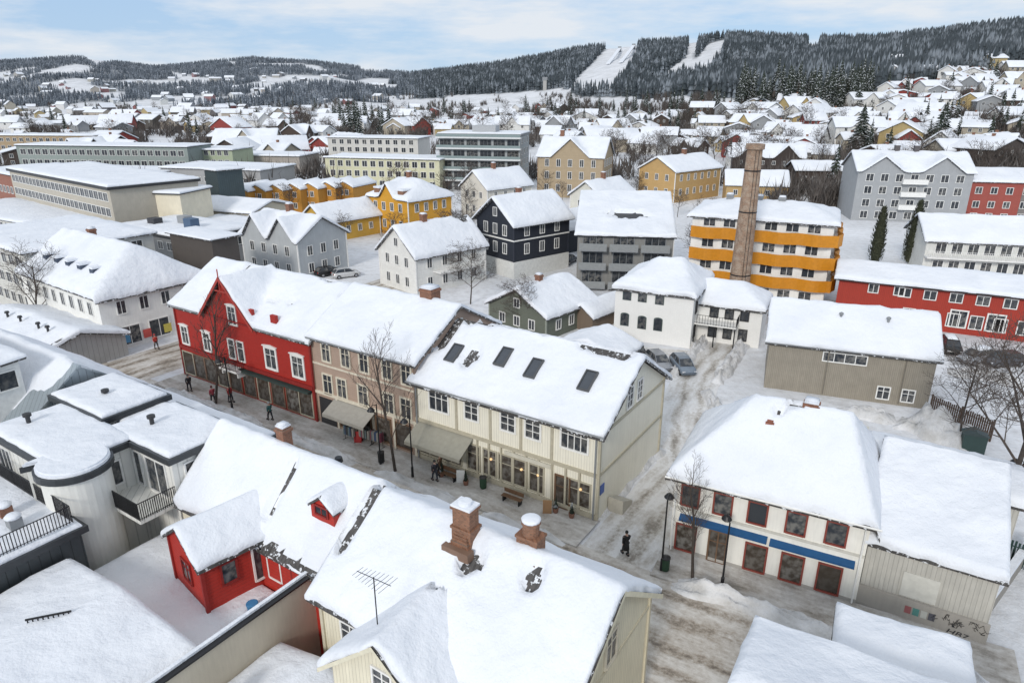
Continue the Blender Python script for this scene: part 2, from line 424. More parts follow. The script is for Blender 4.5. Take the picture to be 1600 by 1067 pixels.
def strip(name,pts,w,z,mat,h=0):
    P=[Vector((p[0],p[1])) for p in pts]; q=[P[0]]
    for a,b in zip(P,P[1:]):
        n=max(1,int((b-a).length/3)); q+=[a.lerp(b,i/n) for i in range(1,n+1)]
    vs=[];uv=[];d=0; NW=5
    for i,p in enumerate(q):
        t=(q[min(i+1,len(q)-1)]-q[max(i-1,0)]).normalized(); nn=Vector((-t.y,t.x))
        if i: d+=(p-q[i-1]).length
        for k in range(NW):
            f=(k/(NW-1)-.5)*w; vs.append((p.x+nn.x*f,p.y+nn.y*f,z)); uv.append((d,f))
    fs=[(i*NW+k+NW,i*NW+k,i*NW+k+1,i*NW+k+1+NW) for i in range(len(q)-1) for k in range(NW-1)]
    if h:
        for side in (0,NW-1):
            b0=len(vs)
            for i in range(len(q)):
                v=vs[i*NW+side]; vs.append((v[0],v[1],z-h)); uv.append(uv[i*NW+side])
            fs+=[(i*NW+side,(i+1)*NW+side,b0+i+1,b0+i) for i in range(len(q)-1)]
    me=bpy.data.meshes.new(name); me.from_pydata(vs,[],fs); L=me.uv_layers.new(name='UVMap')
    for lp in me.loops: L.data[lp.index].uv=uv[lp.vertex_index]
    me.materials.append(mat); o=put(name,me); o['kind']='structure'; return o
E0=at(1045,858); AE=rad(-27.8); UE=Vector((math.cos(AE),math.sin(AE))); VE=Vector((-UE.y,UE.x))
def SE(s,t,z=0): return (E0.x+UE.x*s+VE.x*t,E0.y+UE.y*s+VE.y*t,z)
strip('main_road',[S(-95,-6.8),S(-2,-6.8),S(6,-6.9),SE(9,-7.2),SE(50,-7.2)],8.2,.012,ROAD)
strip('side_road',[S(2.7,-2.8),S(2.7,10),at(1062,655)[:2],at(1085,600)[:2],at(1140,530)[:2],at(1185,485)[:2],at(1230,455)[:2],at(1330,420)[:2]],4.6,.016,LANE)
strip('side_road',[S(10.7,-10.8),S(10.4,-30)],4.2,.020,ROAD)
strip('side_road',[S(-52.5,-8),S(-52.5,60)],8,.016,ROAD)
strip('pavement',[S(-46.8,-1.6),S(.2,-1.6)],3.3,.13,PAVE,.14)
strip('pavement',[S(-95,-1.6),S(-58,-1.6)],3.3,.13,PAVE,.14)
strip('pavement',[SE(-.3,-1.5),SE(18,-1.5)],3.0,.13,PAVE,.14)
strip('car_park',[at(960,560)[:2],at(1120,575)[:2]],9,.008,LANE)
def bank(pts,w,h,seed):
    P=[Vector((p[0],p[1])) for p in pts]; q=[P[0]]
    for a,b in zip(P,P[1:]):
        n=max(1,int((b-a).length/.3)); q+=[a.lerp(b,i/n) for i in range(1,n+1)]
    vs=[];NW=11
    for i,p in enumerate(q):
        t=(q[min(i+1,len(q)-1)]-q[max(i-1,0)]).normalized(); nn=Vector((-t.y,t.x))
        e=min(1,i/4,(len(q)-1-i)/4)
        for k in range(NW):
            f=k/(NW-1); ww=w*(.75+.5*noise.noise(Vector((i*.13,seed,1))))
            zz=h*math.sin(math.pi*f)**.8*e*(.7+.8*noise.noise(Vector((i*.16,k*.5,seed)))+.4*noise.noise(Vector((i*.55,k*1.1,seed))))
            vs.append((p.x+nn.x*(f-.5)*ww,p.y+nn.y*(f-.5)*ww,max(-.02,zz) if 0<k<NW-1 else -.03))
    fs=[(i*NW+k+NW,i*NW+k,i*NW+k+1,i*NW+k+1+NW) for i in range(len(q)-1) for k in range(NW-1)]
    o=part('snow_bank',MB().add(vs,fs),SNOWD,None,None,True); o['kind']='structure'
bank([S(-45,-3.3),S(-30,-3.3)],1.3,.55,1); bank([S(-28,-3.3),S(-19,-3.4)],1.4,.6,2); bank([S(-17,-3.3),S(-9,-3.3)],1.2,.5,3); bank([S(-7,-3.4),S(-.5,-3.3)],1.3,.5,4)
bank([S(-.2,.6),S(-.1,12)],1.2,.5,5); bank([S(5.2,1),S(6.5,14),at(1100,610)[:2]],1.6,.9,6); bank([SE(1,-3.0),SE(9,-3.2),SE(17,-3.2)],1.7,.8,7)
bank([S(-45,-10.9),S(-14,-10.9),S(7,-11)],1.2,.5,8); bank([at(1120,600)[:2],at(1160,540)[:2],at(1192,490)[:2]],2.2,1.0,9); bank([at(1050,590)[:2],at(1110,520)[:2],at(1165,478)[:2]],1.8,.8,10)
bank([at(1400,660)[:2],at(1470,680)[:2],at(1530,700)[:2]],5,2.0,11); bank([at(1310,645)[:2],at(1400,655)[:2]],3,1.0,12); bank([at(940,585)[:2],at(1010,590)[:2]],2.5,1.2,13)
bank([S(-46,2),S(-47,12)],1.4,.8,15); bank([at(1480,580)[:2],at(1600,600)[:2]],3,.9,16); bank([S(12.9,-10.2),S(13.2,-7.5)],1.5,.6,17); bank([at(1000,520)[:2],at(1100,548)[:2]],1.6,.6,18)
# ================================================================== FOREGROUND BUILDINGS
CREAM=wallm((.84,.80,.68),'v',.2,.1); TR=plain((.47,.43,.33))
c=House('shop_house','cream two-storey wooden shop house on the street corner with four roof skylights','house',S(-15.5,0),ANG,15.5,10.8,6.8,10.1,CREAM,res=.3,T=.3,wob=.12,over=.5,trim=TR,
  bare=((2.2,5.4,2.6,.5),(6.5,5.6,4,.33),(.2,4.2,.6,2.2),(13.2,5.2,2.2,.33),(3.4,2.5,.8,.9),(1,6.5,1.5,1)))
occ(c)
c.winp('front',[(686,627)],1.7,1.5,nx=3,ny=2,fm=WHITE,cas=.14); c.winp('front',[(737,641),(794,657),(833,668)],1.1,1.5,nx=2,ny=3,cas=.14); c.winp('front',[(898,686)],1.9,1.5,nx=4,ny=2,cas=.14)
for z0,z1 in ((3.35,3.6),(0.15,.5)): c.fbox('belt_course','front',-.1,15.6,z0,z1,.0,.12,TR)
c.fbox('belt_course','front',-.1,15.6,6.25,6.45,0,.1,TR)
for z in (3.4,6.3): c.fbox('belt_course','right',-.1,10.9,z,z+.2,0,.08,TR)
for px,py in ((713,640),(766,650),(814,665),(863,680)):
    x,_=c.fp('front',px,py); c.fbox('pilaster','front',x-.1,x+.1,3.6,6.25,0,.07,TR)
for px in (741,766,790,813,839):
    x,_=c.fp('front',px,735); c.win('front',x,1.75,1.05,2.0,nx=1,ny=2,fm=TR,gm=SHOP,cas=.1,name='shop_window')
x,_=c.fp('front',906,768); c.win('front',x,1.7,1.5,1.8,nx=1,ny=2,fm=TR,gm=SHOP,name='shop_window')
for px in (672,705):
    x,_=c.fp('front',px,700); c.win('front',x,1.7,1.9,2.0,nx=2,ny=1,fm=TR,gm=SHOP,name='shop_window')
x,_=c.fp('front',879,765); c.win('front',x,1.4,1.0,2.3,nx=1,ny=2,fm=WOOD,gm=SHOP,cas=.12,name='door')
x2,_=c.fp('front',738,700)
c.awning('front',.1,x2+.1,3.3,1.0,1.7,plain((.33,.315,.26)))
for i in range(9):
    xx=x2+.5+i*1.05
    if xx<15.4: c.fbox('pilaster','front',xx-.07,xx+.07,.5,3.35,0,.13,TR)
c.winp('right',[(984,618),(999,610)],.8,1.4,nx=2,ny=3,cas=.12)
for q in ((712,556),(789,562),(836,580),(920,600)):
    Mi=c.mw.inverted(); o=Mi@Vector((0,0,H)); d=Mi.to_3x3()@ray(*q)
    best=min((abs((o+d*k).z-c.fz((o+d*k).x,(o+d*k).y)),k) for k in [40+.05*i for i in range(700)]); p=o+d*best[1]; c.skylight(p.x,max(.9,min(4.6,p.y)),.72,1.5)
for x in (0.15,15.3): part('downpipe',MB().tube((x,-.2,.2),(x,-.2,6.6),.06).tube((x,-.2,6.6),(x,-.45,6.75),.06),GREYM,c.t)
SIGNB=plain((.03,.09,.35),.4)
c.fbox('wall_sign','right',.25,.85,1.9,2.6,.02,.06,SIGNB)
part('basement_hatch',MB().prism([(0,0),(1.6,0),(1.6,.35),(0,1.1)],0,1.1),plain((.5,.47,.4)),c.t,T_((15.5,4.4,0))@RZ(math.pi/2)@T_((-2.8,-1.15,0)))
c.fbox('shop_sign','front',8.2,12.0,2.95,3.25,.13,.2,plain((.6,.57,.48)))
lm,ln_,lb=newmat('shop_lamp'); lb.inputs['Base Color'].default_value=(.9,.6,.3,1); lb.inputs['Emission Color'].default_value=(1,.6,.28,1); lb.inputs['Emission Strength'].default_value=.7
for k,px in enumerate((766,813,839,906)):
    x,_=c.fp('front',px,735); part('shop_lamp',MB().lathe([(.02,.12),(.09,.06),(.1,0),(.07,-.05)],10,(x+.15,-.1,2.1)),lm,c.t)
part('gutter',MB().tube((-.5,-.56,6.62),(16,-.56,6.62),.07),GREYM,c.t)
PINK=wallm((.45,.33,.26),'h',.17,.2); CT=plain((.70,.64,.52))
b=House('shop_house','brownish pink three-storey wooden house between the red and the cream house','house',S(-26.9,0),ANG,11.38,11,8.1,11.1,PINK,res=.35,T=.3,wob=.1,over=.35,trim=plain((.25,.18,.14)))
occ(b)
b.winp('front',[(510,552),(540,558),(569,566),(605,578),(635,583)],.85,1.55,nx=2,ny=2,fm=CT,cas=.15,orn=True); b.winp('front',[(513,601),(535,607),(568,617),(608,630),(635,637)],.95,1.6,nx=2,ny=2,fm=CT,cas=.15)
b.fbox('belt_course','front',0,11.38,2.9,3.15,0,.12,CT); b.fbox('belt_course','front',0,11.38,5.6,5.75,0,.08,CT); b.fbox('belt_course','front',0,11.38,7.75,7.95,0,.15,CT)
for x in (3.6,5.6,7.8,9.9): b.win('front',x,1.5,1.5,2.0,nx=1,ny=1,fm=WOOD,gm=SHOP,name='shop_window')
b.fbox('gateway','front',.4,2.3,.15,2.6,.01,.05,DARK)
for x in (2.6,6.7,9,11.2): b.fbox('pilaster','front',x-.1,x+.1,.15,2.9,0,.12,CT)
b.awning('front',2.3,7.0,2.85,.8,1.5,plain((.36,.34,.30)))
b.chimney(8.3,5.8,1.2,1.1,BRICK); b.grid('right',[9.3],1,.8,1.2,m=4)
part('gutter',MB().tube((-.1,-.42,7.95),(11.3,-.42,7.95),.07),GREYM,b.t)
RED=wallm((.39,.022,.013),'h',.2,.16); RT=plain((.25,.018,.014))
r=House('shop_house','long bright red wooden house with big front gable and white trimmed windows','house',S(-46.4,-.15),ANG,19.48,11,7.7,11.0,RED,res=.3,T=.3,wob=.1,over=.4,cross=((8.7,11.5,3.6),),trim=RT,bare=((12.5,2.3,.7,.3),(16.8,5.6,1.6,.35),(14.8,2.6,.35,.3),(19.6,5,.5,2),(5.2,3.5,.25,2.2)))
occ(r)
r.winp('front',[(363,493)],1.0,1.6,nx=2,ny=2,cas=.15,orn=True)
r.winp('front',[(290,524),(324,533)],.95,1.7,nx=2,ny=2,cas=.17,orn=True); r.winp('front',[(363,545),(377,549)],.8,1.8,nx=1,ny=2,cas=.12); r.winp('front',[(424,561),(466,572)],1.3,1.8,nx=2,ny=2,cas=.2,orn=True)
r.fbox('cornice','front',0,19.48,3.1,3.4,0,.18,RT); r.fbox('cornice','front',0,19.48,7.35,7.5,0,.12,RT)
for i,x in enumerate((1.1,2.9,4.7,6.6,8.5,10.6,12.6,14.6,16.6,18.3)): r.win('front',x,1.55,1.6,2.3,nx=1,ny=1,fm=plain((.2,.12,.08)) if i%3 else TR,gm=SHOP,name='shop_window')
g=MB(); sl=3.8/3.6
for sg in (-1,1): g.add([(8.7,-.5,11.62),(8.7+sg*4.0,-.5,11.62-sl*4.0),(8.7+sg*4.0,-.5,11.25-sl*4.0),(8.7,-.5,11.25)],[(0,1,2,3)]); g.add([(8.7,-.43,11.62),(8.7+sg*4.0,-.43,11.62-sl*4.0),(8.7+sg*4.0,-.43,11.25-sl*4.0),(8.7,-.43,11.25)],[(3,2,1,0)])
g.box(7.6,9.8,-.46,-.4,10.2,10.32).box(8.65,8.75,-.46,-.4,10.0,12.3)
part('bargeboard',g,plain((.40,.05,.035)),r.t)
x,z=r.fp('front',370,572); q=MB().box(x-1.3,x+1.3,-1.0,0,z-.2,z).box(x-1.2,x-1.05,-.8,0,z-.7,z-.2).box(x+1.05,x+1.2,-.8,0,z-.7,z-.2); part('balcony',q,WHITE,r.t); q=MB(); railing(q,(x-1.3,-1,z),(x+1.3,-1,z),1,.2); railing(q,(x-1.3,-1,z),(x-1.3,0,z),1,.2); railing(q,(x+1.3,-1,z),(x+1.3,0,z),1,.2); part('railing',q,IRON,r.t)
for x in (11.6,14.8): r.fbox('dormer_hatch','front',x-.35,x+.35,8.2,8.9,-.5,-.2,RED)
r.fbox('canopy','front',9.6,19.2,2.75,2.95,0,.5,plain((.03,.05,.045)))
part('gutter',MB().tube((-.3,-.48,7.55),(4.6,-.48,7.55),.07).tube((12.9,-.48,7.55),(19.4,-.48,7.55),.07),GREYM,r.t)
WS=wallm((.83,.81,.75),'p'); RB=plain((.24,.05,.035)); BLUE=plain((.01,.08,.21),.5)
w=House('shop_house','whitewashed two-storey shop with hipped snowy roof, red window frames and blue awnings','house',E0,AE,10.6,8.4,5.8,9.5,WS,res=.28,T=.38,wob=.12,hip=(3.6,1.8),over=.5,bare=((5.7,4.1,.45,.3),(5.0,3.6,.3,.2)))
occ(w)
w.winp('front',[(1079,773),(1130,785),(1184,800),(1244,818),(1306,838)],.95,1.3,nx=1,ny=1,fm=RB,cas=.1)
for px in (1071,1177,1236,1297):
    x,_=w.fp('front',px,890 if px>1100 else 840); w.win('front',x,1.2,1.1,1.7,nx=1,ny=1,fm=RB,gm=SHOP,name='shop_window')
x,_=w.fp('front',1120,858); w.win('front',x,1.2,.95,2.1,nx=2,ny=2,fm=WOOD,gm=SHOP,name='door')
w.awning('front',.5,5.6,2.85,.2,.38,BLUE,.1); w.awning('front',5.75,10.2,2.8,.2,.38,BLUE,.1)
w.fbox('belt_course','front',0,10.6,3.15,3.3,0,.08,plain((.6,.58,.52)))
w.chimney(6.6,4.4,.8,.5,BRICK); w.chimney(4.6,2.9,.35,.5,wallm((.38,.12,.07),'b'),snow=False)
part('downpipe',MB().tube((.15,-.2,.2),(.15,-.2,5.6),.05),WHITE,w.t); part('downpipe',MB().tube((10.4,-.2,.2),(10.4,-.2,5.6),.05),WHITE,w.t)
w.fbox('plinth','front',0,10.6,-.1,.35,0,.05,plain((.4,.38,.35))); w.grid('left',[4.2],3,.8,1.2,fm=RB)
part('gutter',MB().tube((-.5,-.58,5.42),(11.1,-.58,5.42),.06),WHITE,w.t)
GB=wallm((.55,.53,.48),'v',.22,.4)
e=House('outbuilding','grey weathered board outbuilding with snow roof attached right of the white shop','outbuilding',SE(10.65,.3),AE-.06,6.0,7.5,4.2,6.6,GB,res=.35,T=.4,wob=.15,over=.3,axis='s'); occ(e)
e.fbox('hatch','front',1.9,3.6,1.4,2.9,.01,.06,plain((.6,.59,.54)))
e.fbox('base_wall','front',-.1,6.1,-.1,1.3,.01,.2,wallm((.40,.37,.33),'p'))
for k,(x,cc) in enumerate(((2.3,(.35,.12,.12)),(2.68,(.10,.28,.25)),(3.05,(.55,.55,.5)),(3.42,(.1,.1,.12)))): e.fbox('poster','front',x,x+.3,.5,.95,.205,.215,plain(cc))
def text(s,size,mat,parent,M,name='graffiti',ext=.004,shear=.2,off=0):
    cu=bpy.data.curves.new('t','FONT'); cu.body=s; cu.size=size; cu.extrude=ext; cu.shear=shear; cu.offset=off
    o=bpy.data.objects.new('t',cu); COL.objects.link(o); dg=bpy.context.evaluated_depsgraph_get(); me=bpy.data.meshes.new_from_object(o.evaluated_get(dg)); bpy.data.objects.remove(o)
    me.materials.clear(); me.materials.append(mat); return put(name,me,parent,M)
text('HB7',.42,DARK,e.t,e.fm('front')@T_((4.3,-.215,.12))@RX(math.pi/2)@RZ(-.06)@Matrix.Scale(1.3,4,(1,0,0)))
R9=random.Random(4); q=MB()
for k in range(12):
    p0=Vector((3.85+k*.17,-.212,.7+R9.random()*.3))
    for j in range(8):
        p1=p0+Vector((R9.uniform(-.14,.17),0,R9.uniform(-.25,.27))); p1.z=min(1.22,max(.56,p1.z)); q.tube(p0,p1,.012,n=4); p0=p1
part('graffiti',q,DARK,e.t)
e2=House('outbuilding','low snow-covered back roof behind the grey board outbuilding','outbuilding',SE(10.2,8.2),AE-.06,8.2,5.0,4.4,5.0,GB,axis='x',T=.4,res=.5,over=.3,wob=.1); occ(e2)
part('chimney',MB().box(-.3,.3,-.3,.3,0,6.6),plain((.6,.58,.5)),e2.t,T_((-.6,1.2,0)))
GBr=wallm((.32,.285,.23),'v',.16,.3)
o0=at(1193,605); o1=at(1452,640); ag=math.atan2((o1-o0).y,(o1-o0).x)
g=House('building','greyish brown board-clad two-storey building with long strip window and snowy roof','building',o0,ag,14,8.5,5.0,7.7,GBr,res=.5,T=.42,wob=.12,over=.4); occ(g)
x,z=g.fp('front',1320,560); g.win('front',x,z,3.6,.8,nx=4,ny=1); g.winp('front',[(1380,612),(1418,620)],.95,1.1,nx=2,ny=2)
for px in (6,10): part('roof_vent',MB().lathe([(.12,0),(.12,.7),(.2,.72),(.2,.85),(.02,.95)],10),GREYM,g.t,T_((px,2.6,g.fz(px,2.6))))
part('gutter',MB().tube((-.4,-.47,4.78),(14.4,-.47,4.78),.06),GREYM,g.t)
for x in (5.2,11.6): g.fbox('downpipe','front',x,x+.1,.2,4.9,.02,.12,plain((.18,.16,.13)))
RD2=wallm((.38,.035,.018),'v',.2,.15)
rr=House('long_house','long low red house with white windows behind the greyish brown building','house',(41,83,0),rad(-26.6),28,9,5.4,6.5,RD2,res=.8,T=.35,wob=.1,over=.6,roofm=DARK); occ(rr)
rr.winp('front',[(1365,450),(1405,455)],1.0,1.0,nx=2); rr.winp('front',[(1497,498),(1555,505)],1.6,1.9,nx=2,fm=WHITE,cas=.15); rr.grid('front',[4.3],6,1.2,1.0,m=6); rr.grid('front',[1.6],6,1.2,1.5,m=7)
WB=wallm((.84,.83,.80),'b')
p0=at(958,527); p1=at(1078,545); aw=math.atan2((p1-p0).y,(p1-p0).x)
wb=House('brick_house','white painted brick workshop with dark arched windows and hipped snow roof','workshop',p0,aw,8.9,10,6.2,8.6,WB,res=.4,T=.45,wob=.15,hip=(3.6,2.6),over=.4); occ(wb)
for row in ([(980,460),(1004,463),(1031,467)],[(976,500),(1003,505),(1028,508)]):
    zs=[wb.fp('front',*q) for q in row]
    for x,z in zs:
        m=MB(); hw,hh=.42,.6
        pts=[(-hw,-hh),(hw,-hh),(hw,hh)]+[(hw*math.cos(t*math.pi/6),hh+.2*math.sin(t*math.pi/6)) for t in range(1,6)]+[(-hw,hh)]
        o=part('window',MB().prism([(a*1.2,c_*1.12) for a,c_ in pts],-.06,.01),plain((.06,.09,.085)),wb.t,wb.M('front',x,z)); part('pane',MB().prism(pts,-.075,-.05).box(-.02,.02,-.1,-.07,-hh,hh+.1),GLASS,o)
wx=House('x','','',wb.mw@Vector((8.85,3.4,0)),aw,7.0,6.4,4.6,6.3,WB,res=.5,T=.42,wob=.12,hip=(0,3),over=.4,root=wb); wx.grid('front',[3.6],3,.8,1.1,fm=DARK); wx.grid('front',[1.3],3,.8,1.2,fm=DARK)
wb.win('right',1.7,4.5,.9,1.3,fm=DARK); wb.win('right',1.7,1.6,.9,1.3,fm=DARK)
q=MB().box(0,4.6,-2.0,0,2.5,2.65); part('balcony',q,WHITE,wb.t,wx.rel); q=MB(); railing(q,(0,-2.0,2.65),(4.6,-2.0,2.65),1,.3,.025); railing(q,(4.6,-2.0,2.65),(4.6,0,2.65),1,.3,.025)
for x in (.1,2.3,4.5): q.tube((x,-1.9,0),(x,-1.9,2.6),.07,n=6)
part('railing',q,IRON,wb.t,wx.rel)
# tall chimney
cp=at(1150,487)
t=thing('brick_chimney','very tall free-standing round brick factory chimney','chimney',(cp.x,cp.y,0))
m=MB().lathe([(1.35,0),(1.3,3),(1.1,12),(.9,20.6)],24)
mm,n,bb=newmat('chimney_brick'); tc=nd(n,'ShaderNodeTexCoord'); sp=nd(n,'ShaderNodeSeparateXYZ'); n.links.new(tc.outputs['Object'],sp.inputs[0])
cx=nd(n,'ShaderNodeCombineXYZ'); n.links.new(mth(n,'MULTIPLY',mth(n,'ARCTAN2',sp.outputs[1],sp.outputs[0]),1.3),cx.inputs[0]); n.links.new(sp.outputs[2],cx.inputs[1])
bt=nd(n,'ShaderNodeTexBrick'); bt.inputs['Scale'].default_value=2.5; bt.inputs['Color1'].default_value=(.32,.20,.13,1); bt.inputs['Color2'].default_value=(.19,.12,.08,1); bt.inputs['Mortar'].default_value=(.27,.22,.175,1); bt.inputs['Row Height'].default_value=.3; n.links.new(cx.outputs[0],bt.inputs['Vector'])
n.links.new(mixc(n,ramp(n,noi(n,tc.outputs['Object'],1.6,6,.75),.45,.72),bt.outputs[0],(.40,.33,.26)),bb.inputs['Base Color']); bb.inputs['Roughness'].default_value=.9
part('shaft',m,mm,t,None,True); part('rim',MB().lathe([(.92,20.5),(1.12,20.6),(1.12,21.2),(.7,21.25)],24),mm,t)
for z,ra in ((5,1.28),(13,1.11),(18,1.0)): part('band',MB().lathe([(ra-.04,z),(ra,z),(ra,z+.15),(ra-.04,z+.15)],24),IRON,t)
part('ladder',MB().tube((-.2,-1.45,2),(-.2,-1.05,20.5),.03,n=4).tube((.2,-1.45,2),(.2,-1.05,20.5),.03,n=4),IRON,t); OCC.append((cp.x,cp.y,3))
wy=House('annex','low white store with thick rounded snow at the foot of the tall brick chimney','annex',at(1116,500),aw,4.6,3.6,3.0,3.6,WS,res=.6,T=.5,hip=(1.5,1.5)); occ(wy)
# ================================================================== NEAR SIDE OF STREET
CR2=wallm((.78,.72,.56),'v',.2,.2)
M1=House('gabled_house','cream board house in the foreground with two tall brick chimneys on its snow roof','house',S(-4.3,-19.5),ANG,12.4,8.1,6.1,9.1,CR2,res=.22,T=.36,wob=.14,over=.45,trim=plain((.6,.55,.42)),
  bare=((0.0,4.0,.35,3.0),(6.4,2.9,.5,.5),(9.3,3.2,.45,.5),(.1,5.5,.4,1.5)))
RB2=wallm((.31,.14,.075),'b')
def pair_ch(h,px,py,zz,hh,rd):
    p=h.mw.inverted()@at(px,py,zz); x,y=p.x,p.y; z=h.fz(x,y)
    m=MB().box(-.5,.5,-.36,.36,-.6,.75)
    for k in range(5): m.box(-.5+.05*k,.5-.05*k,-.58+.05*k,-.3,-.6,.1+.13*k)
    m.box(-.55,.55,-.41,.41,.75,.87)
    if rd: m.lathe([(.36,.87),(.36,hh),(.42,hh+.02),(.42,hh+.12)],16)
    else: m.box(-.45,.45,-.33,.33,.87,hh); m.box(-.53,.53,-.4,.4,hh,hh+.12)
    c_=part('chimney',m,RB2,h.t,h.rel@T_((x,y,z)))
    k=MB()
    if rd: k.lathe([(.40,hh+.12),(.42,hh+.22),(.33,hh+.28),(.05,hh+.3)],14)
    else: k.box(-.5,.5,-.38,.38,hh+.12,hh+.22).lathe([(.3,hh+.22),(.3,hh+.36),(.2,hh+.4)],12)
    part('snow_cap',k,SNOW,c_,None,rd)
    part('roof_ledge',MB().box(-.7,.7,-.85,-.4,-.35,.08),plain((.2,.12,.08)),h.t,h.rel@T_((x,y,z)))
pair_ch(M1,729,862,8.2,1.7,False); pair_ch(M1,829,885,8.0,1.4,True)
M1.win('front',1.8,4.4,1.0,1.2,nx=2,ny=2); M1.win('front',1.6,1.6,1.0,1.2,nx=2,ny=2); M1.win('right',4.0,6.2,.9,1.4,nx=2,ny=2,fm=CT); M1.fbox('belt_course','right',0,8.1,5.2,5.35,0,.06,plain((.6,.55,.42))); M1.win('right',2.0,2.6,1.0,1.4,fm=CT)
W1=House('x','','',S(-1.6,-21.4),ANG,5.8,6.0,5.2,7.7,CR2,axis='y',res=.22,T=.34,wob=.12,over=.4,root=M1,bare=((2.9,4.6,.35,1.6),(4.2,5.2,1.2,.3),))
W1.win('front',2.9,5.6,.9,1.1,nx=2,ny=2); W1.grid('front',[3.2],2,.9,1.2)
g=MB()
for sg in (-1,1): g.add([(2.9,-.46,7.72),(2.9+sg*3.3,-.46,7.72-3.3*2.5/2.9),(2.9+sg*3.3,-.46,7.5-3.3*2.5/2.9),(2.9,-.46,7.5)],[(0,1,2,3)])
part('bargeboard',g,plain((.7,.65,.5)),M1.t,W1.rel)
g=MB()
for sg in (-1,1): g.add([(12.87,4.05,9.12),(12.87,4.05+sg*4.5,9.12-4.5*3/4.05),(12.87,4.05+sg*4.5,8.85-4.5*3/4.05),(12.87,4.05,8.85)],[(0,1,2,3)])
part('bargeboard',g,plain((.7,.65,.5)),M1.t)
occ(M1)
RDA=wallm((.46,.028,.016),'h',.2,.15)
R2=House('row_house','snow-roofed foreground row house with a red annex, left of the two-chimney house','house',S(-17.4,-18.1),ANG,13.05,6.7,5.4,8.9,CR2,res=.25,T=.32,wob=.14,over=.3,bare=((13.1,3.4,.3,3),(8.5,5.8,.3,.15),(9.2,-.1,3.6,.3),(6.9,1.8,.3,1.2)))
R2.chimney(4.9,3.8,.6,1.3,BRICK); part('roof_vent',MB().lathe([(.12,-.3),(.12,.6),(.25,.65),(.2,.9)],10),IRON,R2.t,T_((8.0,4.8,R2.fz(8,4.8)))); occ(R2)
RW=House('x','','',(-17.75,29.75,0),rad(-43),3.7,7.0,5.7,7.0,RDA,axis='y',res=.22,T=.24,wob=.08,over=.28,root=R2,trim=plain((.3,.02,.015)))
RW.win('right',3.0,4.2,.8,1.9,nx=1,ny=1,fm=WHITE,name='door'); RW.win('right',1.3,4.5,.7,1.1,nx=1,ny=1,fm=RT); RW.win('front',1.85,4.3,.9,1.1,nx=2,ny=2,fm=RT); RW.win('right',4.4,4.4,.8,1.3,fm=RT)
R2.fbox('red_wall','front',5.5,12.9,.1,5.2,.01,.08,RDA); R2.win('front',8.0,4.1,.9,1.2,nx=1,fm=WHITE,name='door'); R2.win('front',9.8,4.2,.8,1.0,fm=RT)
DW=House('x','','',S(-7.7,-16.8,0),ANG,1.6,1.6,8.0,8.6,RDA,axis='y',res=.3,T=.15,over=.1,root=R2,base=6); DW.win('front',.8,7.75,.8,.4,nx=2,fm=RT)
LR=House('low_building','wide low building at the bottom left under a smooth sheet of snow','building',S(-19.0,-46),ANG,11.4,22.5,3.9,4.5,wallm((.45,.42,.36),'p'),axis='y',res=.5,T=.4,wob=.1,over=.05)
FW=wallm((.54,.485,.385),'p')
t=thing('firewall','long beige rendered firewall with dark metal capping in the foreground','wall',S(-6.6,-45),ANG)
part('wall',MB().box(-.15,.15,0,26.9,-.1,5.0),FW,t); part('capping',MB().box(-.25,.25,-.05,27,5.0,5.1),IRON,t); part('snow_cap',MB().box(-.2,-.02,0,26.8,5.09,5.22),SNOW,t)
TB=House('low_building','small flat terrace roof beside the red wing, strewn with snow','building',S(-19.0,-23.2),ANG,12.2,4.9,2.7,2.7,FW,axis='f',T=.15,res=.4,over=0,wob=.03,bare=((10.5,3,1.0,1.4),))
for i,(s_,t_,l,cc) in enumerate(((-9.2,-19.8,'blue plastic tub on the terrace beside the red wing',(.05,.2,.4)),(-8.5,-20.2,'small green tub on the terrace beside the red wing',(.1,.35,.15)))):
    t=thing('garden_tub',l,'tub',S(s_,t_,2.85)); part('body',MB().lathe([(.18,0),(.25,.05),(.3,.4),(.27,.42)],12),plain(cc),t)
t=thing('roof_ladder','small slatted metal snow guard on the low snow roof','guard',S(-14.2,-26.5,4.6),ANG+.9); part('rail',MB().box(-.9,.9,-.03,.03,.0,.08).box(-.9,.9,-.03,.03,.4,.48),IRON,t)
for i in range(9): part('slat',MB().box(-.85+i*.2,-.8+i*.2,-.02,.02,.08,.4),IRON,t)
LC=thing('chimney_pot','short vent chimney with snow cap at the bottom edge by the firewall','chimney',S(-4.9,-24.6,3.6)); part('shaft',MB().box(-.3,.3,-.3,.3,-4,.5),GREYM,LC); part('snow_cap',MB().lathe([(.4,.5),(.45,.65),(.3,.8),(.05,.84)],12),SNOW,LC,None,True)
YR=House('low_building','low snow roof in the yard between the firewall and the cream gabled house','building',S(-6.3,-33),ANG,5.4,12.5,2.6,3.2,FW,axis='y',T=.3,res=.6,over=.1)
PW=wallm((.80,.79,.74),'v',.6)
PFM=plain((.045,.05,.055),.4,.2)
def block(name,label,s0,t0,L,D,z,wall=PW,T=.26,over=.3,**k):
    return House(name,label,'building',S(s0,t0),ANG,L,D,z,z,wall,axis='f',T=T,res=.5,over=over,wob=.06,roofm=PFM,edge=-.16,slab=.36,**k)
PA=block('penthouse','flat-roofed white penthouse block with railed balcony beside the street in the left foreground',-24.1,-18,6.3,4.2,7.9)
PA.win('front',2.0,6.1,1.9,2.1,nx=3); PA.win('front',4.6,6.1,1.9,2.1,nx=2); PA.win('right',1.4,6.3,1.3,1.6,nx=2)
